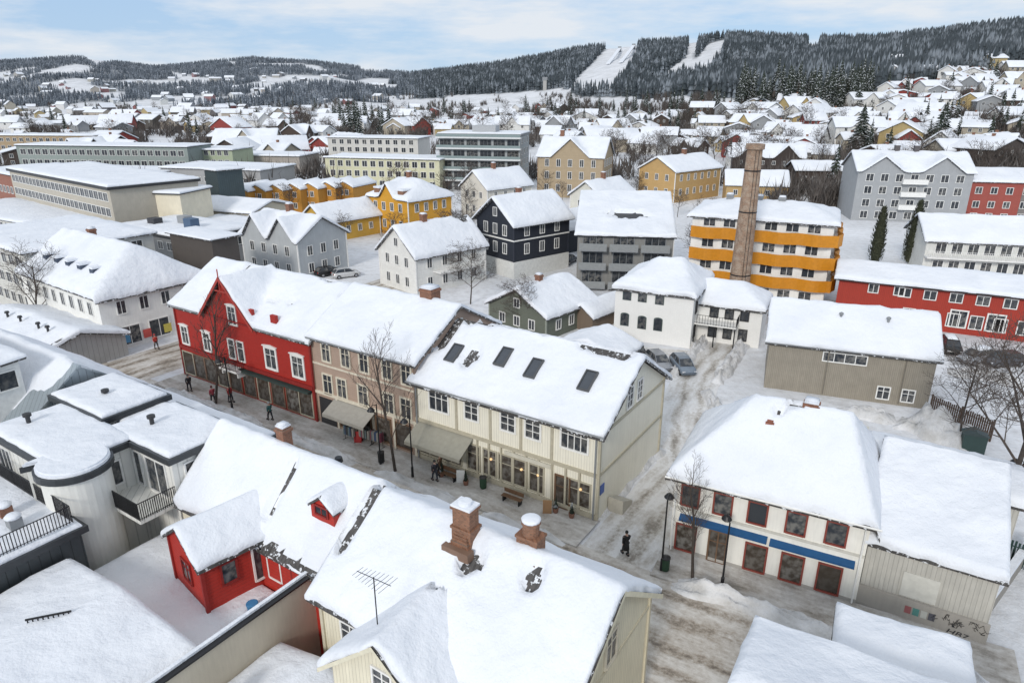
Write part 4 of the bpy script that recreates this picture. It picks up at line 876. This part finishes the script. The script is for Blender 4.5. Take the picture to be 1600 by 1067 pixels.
def scatter(kind,x0,x1,y0,y1,n,hs,zn):
    L=[]
    tr=0
    while len(L)<n and tr<n*25:
        tr+=1; px=RND.uniform(x0,x1); py=RND.uniform(y0,y1); p=ground_at(px,py)
        if p is None or p.y>2500: continue
        if any((p.x-a)**2+(p.y-b_)**2<(c_*.8)**2 for a,b_,c_ in OCC if c_>2.5): continue
        L.append((px,p))
    L.sort(key=lambda q:q[0])
    for i,(px,p) in enumerate(L):
        h=RND.uniform(*hs); OCC.append((p.x,p.y,2))
        if kind=='s': tree('spruce_tree','dark spruce %s, %s from the left'%(zn,ordn(i+1)),'tree',p,SP[i%4],h,RND.random()*6,'spruces '+zn)
        else: tree('bare_tree','leafless tree %s, %s from the left'%(zn,ordn(i+1)),'tree',p,BT[i%4],h/10,RND.random()*6,'bare trees '+zn)
scatter('s',520,610,194,212,22,(16,26),'in the tall centre-left clump')
scatter('s',620,900,176,200,34,(12,21),'in the line below the centre wood')
scatter('s',1150,1360,148,178,70,(17,28),'in the wood above the right houses')
scatter('s',900,1160,165,215,30,(10,18),'behind the tall chimney')
scatter('s',0,500,168,215,44,(9,17),'among the houses on the left flat')
scatter('s',1350,1600,115,260,44,(9,18),'among the houses on the right hillside')
scatter('b',460,900,176,220,60,(10,17),'in the tree belt across the centre')
scatter('b',0,480,170,235,46,(8,13),'among the left town houses')
scatter('b',880,1260,178,280,55,(9,14),'behind the ochre villa and chimney')
scatter('b',1240,1600,130,330,60,(8,13),'on the right slope')
scatter('b',380,740,330,400,12,(5,8),'in the gardens around the yellow villa')
scatter('b',830,1100,270,430,16,(5,8),'in the gardens right of the blue villa')
scatter('b',540,860,225,330,22,(6,10),'around the pale yellow flats')
def sp1(label,px,py,h,ms): tree('spruce_tree',label,'tree',ground_at(px,py),ms,h,px)
sp1('tall dark columnar conifer right of the yellow balconied block',1366,412,9.5,SPC); sp1('second dark conifer right of the columnar one, by the white house',1420,412,10.5,SPC); sp1('tall spruce above the dark terrace',1340,240,20,SPW); sp1('broad spruce at the right beside the grey apartment house',1465,236,19,SPW); sp1('snow-dusted spruce in front of the red and white apartments',1505,345,10,SPW); sp1('spruce between the grey apartments and the dark terrace',1300,300,14,SP[0])
def merge(name,tv,tf,pts,mats,label,cat,seed,mi=None):
    tv=np.array(tv); N=len(pts); P=np.array(pts); sc_=P[:,3][:,None,None]; A=np.random.RandomState(seed).rand(N)*6.28
    c_,s_=np.cos(A)[:,None],np.sin(A)[:,None]; w_=np.random.RandomState(seed+1).uniform(.8,1.4,N)[:,None]
    X=(tv[None,:,0]*c_-tv[None,:,1]*s_)*w_; Y=(tv[None,:,0]*s_+tv[None,:,1]*c_)*w_; Z=np.repeat(tv[None,:,2],N,0)
    Vv=np.stack([X,Y,Z],2)*sc_+P[:,None,:3]; k=tv.shape[0]
    fs=np.array(tf)[None]+ (np.arange(N)*k)[:,None,None]
    me=bpy.data.meshes.new(name); me.vertices.add(N*k); me.vertices.foreach_set('co',Vv.reshape(-1)); fl=fs.reshape(-1).astype(np.int32)
    me.loops.add(len(fl)); me.loops.foreach_set('vertex_index',fl); nf=len(fl)//3; me.polygons.add(nf); me.polygons.foreach_set('loop_start',np.arange(nf,dtype=np.int32)*3)
    for q in mats: me.materials.append(q)
    if mi is not None: me.polygons.foreach_set('material_index',np.repeat(np.array(mi,dtype=np.int32),len(tf)))
    me.update(); o=put(name,me); o['kind']='stuff'; tag(o,label,cat)
v=[];f=[]
for l,(z,r_) in enumerate(((.0,.17),(.3,.14),(.58,.09))):
    k=len(v); v+=[(r_*(1 if i%2 else .6)*math.cos(i*1.047),r_*(1 if i%2 else .6)*math.sin(i*1.047),z) for i in range(6)]+[(0,0,z+.42)]
    f+=[(k+i,k+(i+1)%6,k+6) for i in range(6)]
FOR=leafm('hazed_hill_forest',(.034,.046,.054),(.062,.076,.088),.45,.5,.05,(.36,.40,.45))  # blue-grey base has distance haze painted in; pale tops are snow dusting
FORL=leafm('hazed_far_hill_forest',(.065,.08,.10),(.11,.13,.155),.45,.5,.05,(.40,.44,.50))  # far-left trees lighter and bluer: more distance haze put into the colour
R=random.Random(5); pts=[]; mi=[]; n=0
while len(pts)<44000 and n<400000:
    n+=1; a=R.uniform(-60,1680); r_=interp(RR,a); d0=max(350,interp(D0,a)); y=d0+(r_*1.03-d0)*R.random()**.8; x=(a-800)*y/1135
    z=terr(x,y)
    if fmask(x,y,z):
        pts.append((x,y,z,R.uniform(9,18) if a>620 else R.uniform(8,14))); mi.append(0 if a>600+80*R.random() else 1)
merge('forest',v,f,pts,[FOR,FORL],'dark haze-blued spruce forest covering the hills behind the town','forest',1,mi)
R=random.Random(8); v=[];f=[]
for i in range(26):
    a=R.uniform(0,6.28); t=R.uniform(.1,.5); b0=Vector((R.uniform(-.12,.12),R.uniform(-.12,.12),R.uniform(0,.35))); tip=b0+Vector((math.cos(a)*t*.8,math.sin(a)*t*.8,R.uniform(.3,.65)))
    s_=Vector((-math.sin(a),math.cos(a),0))*.022; k=len(v); v+=[tuple(b0-s_),tuple(b0+s_),tuple(tip)]; f.append((k,k+1,k+2))
TH=leafm('thicket',(.075,.062,.055),(.12,.105,.095),.4,.3,.2,(.5,.5,.5))
pts=[]; n=0
while len(pts)<5200 and n<90000:
    n+=1; px=R.uniform(-20,1640); py=R.uniform(150,300) if px<1150 else R.uniform(110,330)
    if px<1150 and py>235 and R.random()<.75: continue
    nn=noise.noise(Vector((px*.018,py*.06,2)))
    if nn<-.02: continue
    p=ground_at(px,py)
    if p is None or p.y>1900 or p.y<130: continue
    if any((p.x-a)**2+(p.y-b_)**2<(c_*.72)**2 for a,b_,c_ in OCC if c_>2.5): continue
    pts.append((p.x,p.y,p.z,R.uniform(4,11)))
merge('thicket',v,f,pts,[TH],'brownish grey leafless bushes and young trees growing between the town houses','bushes',4)
def gp(px,py):
    while py<200:
        p=ground_at(px,py)
        if p and p.y<2000: return p
        py+=1
for (a,b_,lab) in (((990,78),(970,100),'larger ski jump ramp on the hillside, the right one of two'),((968,82),(950,102),'smaller ski jump ramp on the hillside, the left one of two')):
    p,q=gp(*a),gp(*b_); t=thing('ski_jump',lab,'ski jump',p,0,None); d=(q-p); m=MB(); N=10
    for i in range(N):
        u0,u1=i/N,(i+1)/N; hh=lambda u:3+5*(1-u)**1.5
        s_=Vector((3,0,0))
        A_=d*u0+Vector((0,0,hh(u0))); B_=d*u1+Vector((0,0,hh(u1))); m.add([A_-s_,A_+s_,B_+s_,B_-s_,A_-s_-Vector((0,0,1.5)),A_+s_-Vector((0,0,1.5)),B_+s_-Vector((0,0,1.5)),B_-s_-Vector((0,0,1.5))],[(0,1,2,3),(7,6,5,4),(0,3,7,4),(1,5,6,2),(3,2,6,7),(0,4,5,1)])
    part('ramp',m,SNOW,t); part('start_house',MB().box(-3,3,-2,4,-3,10),GREYM,t)
p=gp(851,142); t=thing('judge_tower','slim pale tower beside the foot of the ski slopes','tower',p); part('shaft',MB().box(-2.4,2.4,-2.4,2.4,-5,13),plain((.4,.39,.37)),t); part('cabin',MB().box(-3.4,3.4,-3,3,13,17),GREYM,t)
# ================================================================== STREET THINGS
def lamp(label,px,py,h=5.2,rz=0):
    t=thing('street_lamp',label,'street lamp',at(px,py,.0),rz); part('pole',MB().lathe([(.11,0),(.1,.9),(.06,1.0),(.045,h)],10),IRON,t)
    part('arm',MB().tube((0,0,h-.1),(.45,0,h+.15),.03).tube((.45,0,h+.15),(.7,0,h),.03),IRON,t); part('lamp_head',MB().lathe([(.04,.28),(.16,.2),(.3,0),(.28,-.04)],14,(.7,0,h-.22)),IRON,t); part('lamp_glass',MB().lathe([(.2,-.05),(.16,-.16),(.05,-.2)],12,(.7,0,h-.22)),plain((.7,.68,.6),.3),t)
lamp('black street lamp at the corner kerb left of the white shop',1033,893,5.0,1.2); lamp('black street lamp in front of the blue awnings',1127,922,4.6,1.5); lamp('black street lamp before the brownish pink house',595,727,5.2,-2); lamp('black street lamp beside the tall street tree, nearer the cream house',645,747,5.2,-2); lamp('black street lamp in front of the red shops',364,645,5.4,-2); lamp('street lamp beside the dark fence at the right edge',1575,830,5,2)
for i,(px,py,l) in enumerate(((1039,890,'green litter bin beside the corner street lamp'),(596,722,'black litter bin at the foot of the lamp before the pink house'),(755,762,'green grit bin in front of the cream shop windows'))):
    t=thing('litter_bin',l,'bin',at(px,py,.13)); part('body',MB().lathe([(.2,0),(.25,.1),(.26,.8),(.24,.85)],12),plain((.02,.06,.03) if i!=1 else (.02,.02,.02)),t); part('lid',MB().lathe([(.28,.85),(.28,.92),(.05,1.0)],12),DARK,t)
for i,(px,py,l,cc) in enumerate(((720,752,'white pavement sign board by the awning of the cream house',(.7,.7,.68)),(855,800,'wooden pavement sign board left of the cream house door',(.35,.2,.1)),(560,690,'red pavement sign board by the pink house shop',(.4,.03,.03)))):
    t=thing('sandwich_board',l,'sign',at(px,py,.13),ANG+.5); part('front_panel',MB().box(-.3,.3,-.02,.02,0,.95,T_((0,-.15,0))@RX(-.15)),plain(cc),t); part('back_panel',MB().box(-.3,.3,-.02,.02,0,.95,T_((0,.15,0))@RX(.15)),plain(cc),t)
for i,(px,py) in enumerate(((548,688),(572,692),(590,697))):
    t=thing('clothes_rack','rack of clothes under the pale awning, %s from the left'%('first','second','third')[i],'clothes rack',at(px,py,.13),ANG); q=MB().tube((-.6,0,1.35),(.6,0,1.35),.02)
    for x in (-.6,.6): q.tube((x,0,0),(x,0,1.35),.02).tube((x,-.25,.03),(x,.25,.03),.02)
    part('frame',q,IRON,t)
    for k in range(8):
        x=-.5+k*.14; part('garment',MB().prism([(x-.05,1.3),(x+.05,1.3),(x+.07,.55),(x-.07,.5)],-.2,.2),plain(RND.choice([(.2,.05,.08),(.05,.08,.15),(.35,.32,.28),(.05,.05,.05),(.15,.2,.2)])),t)
for i,(px,py) in enumerate(((700,748),(800,785))):
    t=thing('bench','wooden bench against the cream house, %s'%('under the awning','below its shop windows')[i],'bench',at(px,py,.13),ANG)
    for k in range(3): part('seat_slat',MB().box(-.8,.8,-.2+k*.14,-.1+k*.14,.42,.46),WOOD,t)
    part('backrest',MB().box(-.8,.8,.24,.28,.55,.85),WOOD,t)
    for x in (-.65,.65): part('leg',MB().box(x-.03,x+.03,-.2,.25,0,.42),IRON,t)
for i,(px,py) in enumerate(((690,744),(728,757),(868,800),(893,808))):
    t=thing('potted_spruce','small potted spruce on the pavement before the cream house, %s from the left'%ordn(i+1),'plant',at(px,py,.13)); part('pot',MB().lathe([(.16,0),(.22,.35),(.2,.35)],10),plain((.25,.12,.08)),t); part('crown',MB().add([tuple(v.co) for v in SP[i%4][0].vertices],[tuple(p.vertices) for p in SP[i%4][0].polygons]),SPR,t,T_((0,0,.25))@Matrix.Scale(1.1,4))
def fence(label,pts,h,mat,step=.18,w=.12):
    P=[Vector(p) for p in pts]; t=thing('board_fence',label,'fence',P[0])
    m=MB(); r_=MB()
    for a,b_ in zip(P,P[1:]):
        a=a-P[0]; b_=b_-P[0]; n=int((b_-a).length/step); ang=math.atan2((b_-a).y,(b_-a).x)
        for i in range(n): q=a.lerp(b_,i/n); m.box(0,w,-.02,.02,.05,h+.05*math.sin(i*1.7),T_(q)@RZ(ang))
        for z in (h*.25,h*.8): r_.tube(a+Vector((0,0,z)),b_+Vector((0,0,z)),.04,n=4)
        nn=max(1,int((b_-a).length/2.5))
        for i in range(nn+1): q=a.lerp(b_,i/nn); part('post',MB().box(-.06,.06,.03,.15,-.1,h+.1,T_(q)@RZ(ang)),mat,t)
    part('boards',m,mat,t); part('rails',r_,mat,t)
fence('brown vertical board fence right of the greyish brown building',[at(1450,648),at(1545,690)],1.9,plain((.09,.055,.035)))
fence('dark green picket fence at the right edge',[at(1548,872),at(1640,905)],1.7,plain((.02,.05,.045)))
fence('white garden fence below the white brick workshop',[at(905,500),at(950,492)],1.1,WHITE)
fence('dark garden fence beside the dark green house',[at(700,520),at(745,540)],1.4,plain((.12,.1,.09)))
fence('low dark garden fence in front of the white workshop wing',[at(1120,518),at(1178,492)],1.0,DARK)
t=thing('stone_wall','snowy low stone yard wall right of the grey board outbuilding','wall',at(1540,960),AE+1.2); part('wall',MB().box(0,8,-.15,.15,-.1,1.1),wallm((.3,.28,.25),'p'),t); part('snow_cap',MB().box(-.05,8.05,-.2,.2,1.1,1.35),SNOW,t)
t=thing('tv_antenna','old television aerial on the wing roof of the cream foreground house','antenna',S(.3,-20.5,6.5),ANG); part('mast',MB().tube((0,0,-.5),(0,0,3.0),.025),IRON,t); q=MB().tube((-.9,0,2.9),(.9,0,3.0),.015)
for i in range(9): x=-.85+i*.2; q.tube((x,-.3-.03*i,2.91+.005*i),(x,.3+.03*i,2.91+.005*i),.008,n=4)
part('boom',q,IRON,t)
t=thing('electrical_cabinet','dark green cabinet in the snow behind the white shop','cabinet',at(1517,705),-.4); part('body',MB().box(-.8,.8,-.5,.5,0,1.6),plain((.03,.06,.055)),t); part('roof',MB().prism([(-.9,1.6),(.9,1.6),(0,1.95)],-.6,.6),plain((.04,.06,.06)),t)
# ================================================================== CARS
def car(label,p,rz,col,snow=False,cat='car'):
    t=thing('parked_car',label,cat,p,rz,'parked cars'); PT=plain(col,.25,.3); m=MB()
    st=[(-2.15,.68,.38,.72),(-2.08,.78,.28,.92),(-1.5,.86,.22,.98),(-.4,.88,.2,.97),(.9,.87,.2,.95),(1.6,.84,.22,.86),(2.0,.78,.26,.74),(2.15,.66,.36,.6)]
    vs=[]
    for x,w_,a,b_ in st: vs+=[(x,-w_*.9,a),(x,-w_,a+.18),(x,-w_,b_-.14),(x,-w_*.86,b_),(x,w_*.86,b_),(x,w_,b_-.14),(x,w_,a+.18),(x,w_*.9,a)]
    n=len(st); fs=[(i*8+k,(i+1)*8+k,(i+1)*8+(k+1)%8,i*8+(k+1)%8) for i in range(n-1) for k in range(8)]+[tuple(range(8)),tuple(range((n-1)*8+7,(n-1)*8-1,-1))]
    part('body',m.add(vs,fs),PT,t,None,True)
    st=[(-1.95,.72,.72,.93,.97),(-1.45,.74,.6,.93,1.40),(-.2,.76,.62,.93,1.47),(.45,.76,.6,.93,1.42),(1.25,.74,.7,.90,.93)]; vs=[]
    for x,wb_,wt,zb,zt in st: vs+=[(x,-wb_,zb),(x,-wt,zt),(x,wt,zt),(x,wb_,zb)]
    n=len(st); fs=[(i*4+k,(i+1)*4+k,(i+1)*4+k+1,i*4+k+1) for i in range(n-1) for k in range(3)]+[(0,1,2,3),(n*4-1,n*4-2,n*4-3,n*4-4)]
    part('windows',MB().add(vs,fs),GLASS,t)
    part('car_roof',MB().add([(-1.5,-.58,1.42),(-.2,-.6,1.49),(.5,-.57,1.44),(.5,.57,1.44),(-.2,.6,1.49),(-1.5,.58,1.42)],[(0,1,4,5),(1,2,3,4)]).tube((-1.9,-.72,.95),(-1.45,-.6,1.41),.04).tube((-1.9,.72,.95),(-1.45,.6,1.41),.04).tube((1.2,-.73,.94),(.45,-.6,1.43),.03).tube((1.2,.73,.94),(.45,.6,1.43),.03).tube((-.35,-.77,.95),(-.35,-.62,1.46),.035).tube((-.35,.77,.95),(-.35,.62,1.46),.035),PT,t)
    for x in (-1.35,1.35):
        for y in (-.78,.78):
            w_=part('wheel',MB().tube((x,y-.1,.32),(x,y+.1,.32),.33,n=18),plain((.015,.015,.015),.8),t); part('rim',MB().tube((x,y-.115,.32),(x,y+.115,.32),.2,n=12),plain((.4,.4,.42),.3,.8),w_)
    for y in (-.6,.6): part('headlight',MB().box(2.02,2.12,y-.15,y+.15,.56,.68),plain((.6,.6,.62),.15),t); part('tail_light',MB().box(-2.14,-2.05,y-.13,y+.13,.7,.88),plain((.4,.01,.01),.2),t)
    if snow: part('snow_cover',MB().add([(-1.4,-.52,1.46),(.4,-.5,1.47),(.4,.5,1.47),(-1.4,.52,1.46),(-1.2,-.4,1.62),(.25,-.4,1.62),(.25,.4,1.62),(-1.2,.4,1.62)],[(0,1,5,4),(1,2,6,5),(2,3,7,6),(3,0,4,7),(4,5,6,7)]),SNOW,t,None,True)
car('silver grey car, left of the two parked side by side beyond the cream house',at(1028,572),rad(-78),(.3,.31,.33)); car('blue grey car, right of the two parked side by side beyond the cream house',at(1066,578),rad(-84),(.2,.24,.29))
car('dark car half hidden behind the snow left of the two grey cars',at(990,556),rad(-70),(.05,.05,.06),True)
car('silver car parked before the long red house, nearer the fence',at(1524,565),rad(200),(.4,.41,.43),True); car('dark grey car parked before the long red house, at the right edge',at(1566,570),rad(190),(.1,.1,.11)); car('black car beside the corner of the greyish brown building',at(1484,548),rad(250),(.02,.02,.02),True)
car('red car parked right of the blackish blue villa',at(862,412),rad(60),(.4,.02,.02)); car('dark car right of the red car by the villa annex',at(888,411),rad(60),(.03,.035,.045))
car('black car parked left of the white car near the light grey house',at(514,430),rad(40),(.02,.02,.022)); car('white car parked near the light grey house',at(541,433),rad(30),(.6,.6,.6)); car('dark car at the far left of the row near the light grey house',at(496,424),rad(40),(.05,.05,.06),True)
# ================================================================== PEOPLE
def skin_mesh(V_,E_,R_,sub=1):
    me=bpy.data.meshes.new('sk'); me.from_pydata(V_,E_,[]); o=bpy.data.objects.new('sk',me); COL.objects.link(o)
    md=o.modifiers.new('s','SKIN'); md.use_smooth_shade=True
    for i,q in enumerate(R_): o.data.skin_vertices[0].data[i].radius=(q,q) if not isinstance(q,tuple) else q
    o.data.skin_vertices[0].data[0].use_root=True
    sb=o.modifiers.new('u','SUBSURF'); sb.levels=sub
    dg=bpy.context.evaluated_depsgraph_get(); dg.update(); r_=bpy.data.meshes.new_from_object(o.evaluated_get(dg)); bpy.data.objects.remove(o); return r_
def person_meshes(walk=1):
    w=walk; V_=[(0,0,.93),(0,0,1.12),(0,0,1.34),(0,0,1.46),(.01,0,1.55),(.01,0,1.65)]; E_=[(0,1),(1,2),(2,3),(3,4),(4,5)]; R_=[(.14,.11),(.12,.1),(.15,.11),.05,.085,.075]
    def ch(start,pts,rs):
        k=start; ids=[]
        for p,r_ in zip(pts,rs): V_.append(p); R_.append(r_); E_.append((k,len(V_)-1)); k=len(V_)-1; ids.append(k)
        return ids
    for s_,ph in ((1,1),(-1,-1)):
        f=.2*w*ph
        ch(0,[(0,.1*s_,.86),(f*.6+.03,.1*s_,.49),(f*.9,.1*s_,.09),(f*.9+.15,.11*s_,.04)],[.085,.06,.045,.035])
        ids=ch(2,[(0,.19*s_,1.38),(-f*.3,.24*s_,1.12),(-f*.5+.08,.23*s_,.88),(-f*.5+.1,.23*s_,.81)],[.055,.042,.03,.032])
        for k in range(5):
            a=(-.03+.015*k); ch(ids[-1],[(-f*.5+.1+a,.23*s_+(.012 if k==0 else 0),.755 if k else .79),(-f*.5+.11+a,.225*s_,.725+.006*abs(k-2) if k else .76)],[.009,.007])
    body=skin_mesh(V_,E_,R_)
    Vt=[(0,0,.93)];Et=[];Rt=[(.15,.13)]
    for s_,ph in ((1,1),(-1,-1)):
        f=.2*w*ph; k=0
        for p,r_ in (((0,.1*s_,.84),.1),((f*.6+.03,.1*s_,.49),.078),((f*.9,.1*s_,.14),.062)): Vt.append(p);Rt.append(r_);Et.append((k,len(Vt)-1));k=len(Vt)-1
    tro=skin_mesh(Vt,Et,Rt)
    Vc=[(0,0,.80),(0,0,1.0),(0,0,1.2),(0,0,1.38),(0,0,1.44)];Ec=[(0,1),(1,2),(2,3),(3,4)];Rc=[(.19,.16),(.17,.14),(.165,.14),(.15,.12),.08]
    for s_,ph in ((1,1),(-1,-1)):
        f=.2*w*ph; k=3
        for p,r_ in (((0,.2*s_,1.37),.08),((-f*.3,.25*s_,1.12),.065),((-f*.5+.08,.24*s_,.89),.05)): Vc.append(p);Rc.append(r_);Ec.append((k,len(Vc)-1));k=len(Vc)-1
    coat=skin_mesh(Vc,Ec,Rc)
    return body,tro,coat
PM=person_meshes(1)
def person(label,px,py,rz,cc,tc_,hat,z=.13,s=1):
    t=thing('person',label,'person',at(px,py,z),rz,None); t.scale=(s,s,s)
    for nme,me,mt in (('body',PM[0],plain((.5,.32,.25))),('trousers',PM[1],plain(tc_)),('coat',PM[2],plain(cc))):
        q=me.copy(); q.materials.clear(); q.materials.append(mt); put(nme,q,t)
    part('hat',MB().lathe([(.1,1.6),(.105,1.66),(.085,1.74),(.03,1.78)],12),plain(hat),t,None,True)
    q=MB()
    for s_ in (1,-1): f=.2*s_; q.box(f*.9-.07,f*.9+.21,.1*s_-.05,.1*s_+.05,0,.13)
    part('boots',q,DARK,t); return t
pp=person('person in long black coat crossing the junction in front of the cream house',977,866,1.9,(.01,.01,.012),(.012,.012,.015),(.012,.012,.012),.02,1.0)
part('coat_skirt',MB().lathe([(.24,.42),(.21,.7),(.18,1.0),(.1,1.1)],14),plain((.01,.01,.012)),pp,None,True)
person('person in dark jacket under the awning of the cream house',680,751,2.2,(.02,.02,.03),(.03,.035,.05),(.02,.02,.02))
person('person in brown coat beside the shop goods under the awning',688,742,-.5,(.15,.09,.05),(.03,.03,.03),(.05,.04,.03))
person('person in teal jacket walking before the red shops near the pink house',423,656,2.6,(.03,.12,.12),(.02,.02,.03),(.3,.3,.3))
person('person in red jacket by the lamp in front of the red house',361,628,-.5,(.35,.03,.03),(.03,.03,.04),(.05,.05,.05)); person('person in pinkish red coat by the bare tree at the red house',334,630,2.5,(.4,.06,.08),(.05,.05,.06),(.1,.02,.02))
person('person in dark clothes at the left corner of the red house',297,611,2.4,(.02,.02,.025),(.02,.02,.03),(.1,.1,.1)); person('person in bright red coat beside the white corner building',245,545,-.6,(.45,.03,.02),(.03,.03,.03),(.4,.04,.04))
# ================================================================== LIGHT, SKY, CAMERA
wd=bpy.data.worlds.new('World'); scene.world=wd; wd.use_nodes=True; n=wd.node_tree; bg=n.nodes['Background']
sk=nd(n,'ShaderNodeTexSky',sky_type='NISHITA'); sk.sun_disc=False; sk.sun_elevation=rad(28); sk.sun_rotation=rad(205); sk.air_density=1; sk.dust_density=.3
tc=nd(n,'ShaderNodeTexCoord'); mp=nd(n,'ShaderNodeMapping'); mp.inputs['Scale'].default_value=(1.3,1.3,7); n.links.new(tc.outputs['Generated'],mp.inputs[0])
blue=mixc(n,.8,sk.outputs[0],(4.3,6.2,8.9))
f=noi(n,mp.outputs[0],2.6,7,.6); f=ramp(n,f,.42,.62)
sz=nd(n,'ShaderNodeSeparateXYZ'); n.links.new(tc.outputs['Generated'],sz.inputs[0])
f=mth(n,'MAXIMUM',mth(n,'MULTIPLY',f,.92),ramp(n,sz.outputs[2],.3,.8))
c_=mixc(n,f,blue,(8.0,8.4,8.9)); n.links.new(c_,bg.inputs[0]); bg.inputs[1].default_value=.1
sl=bpy.data.lights.new('Sun','SUN'); sl.energy=2.0; sl.angle=rad(12); sl.color=(1,.955,.89); so=bpy.data.objects.new('sun',sl); COL.objects.link(so)
az=rad(205); el=rad(28); dr=Vector((math.sin(az)*math.cos(el),math.cos(az)*math.cos(el),math.sin(el))); so.rotation_euler=(-dr).to_track_quat('-Z','Y').to_euler()
cam=bpy.data.cameras.new('Camera'); cam.sensor_width=36; cam.lens=F/1600*36; cam.clip_end=20000; cam.clip_start=.5
co=bpy.data.objects.new('camera',cam); COL.objects.link(co); co.location=(0,0,H); co.rotation_euler=(rad(70),0,0); scene.camera=co
scene.view_settings.view_transform='Standard'; scene.view_settings.look='None'; scene.view_settings.exposure=0
print('OBJ',len(bpy.data.objects))
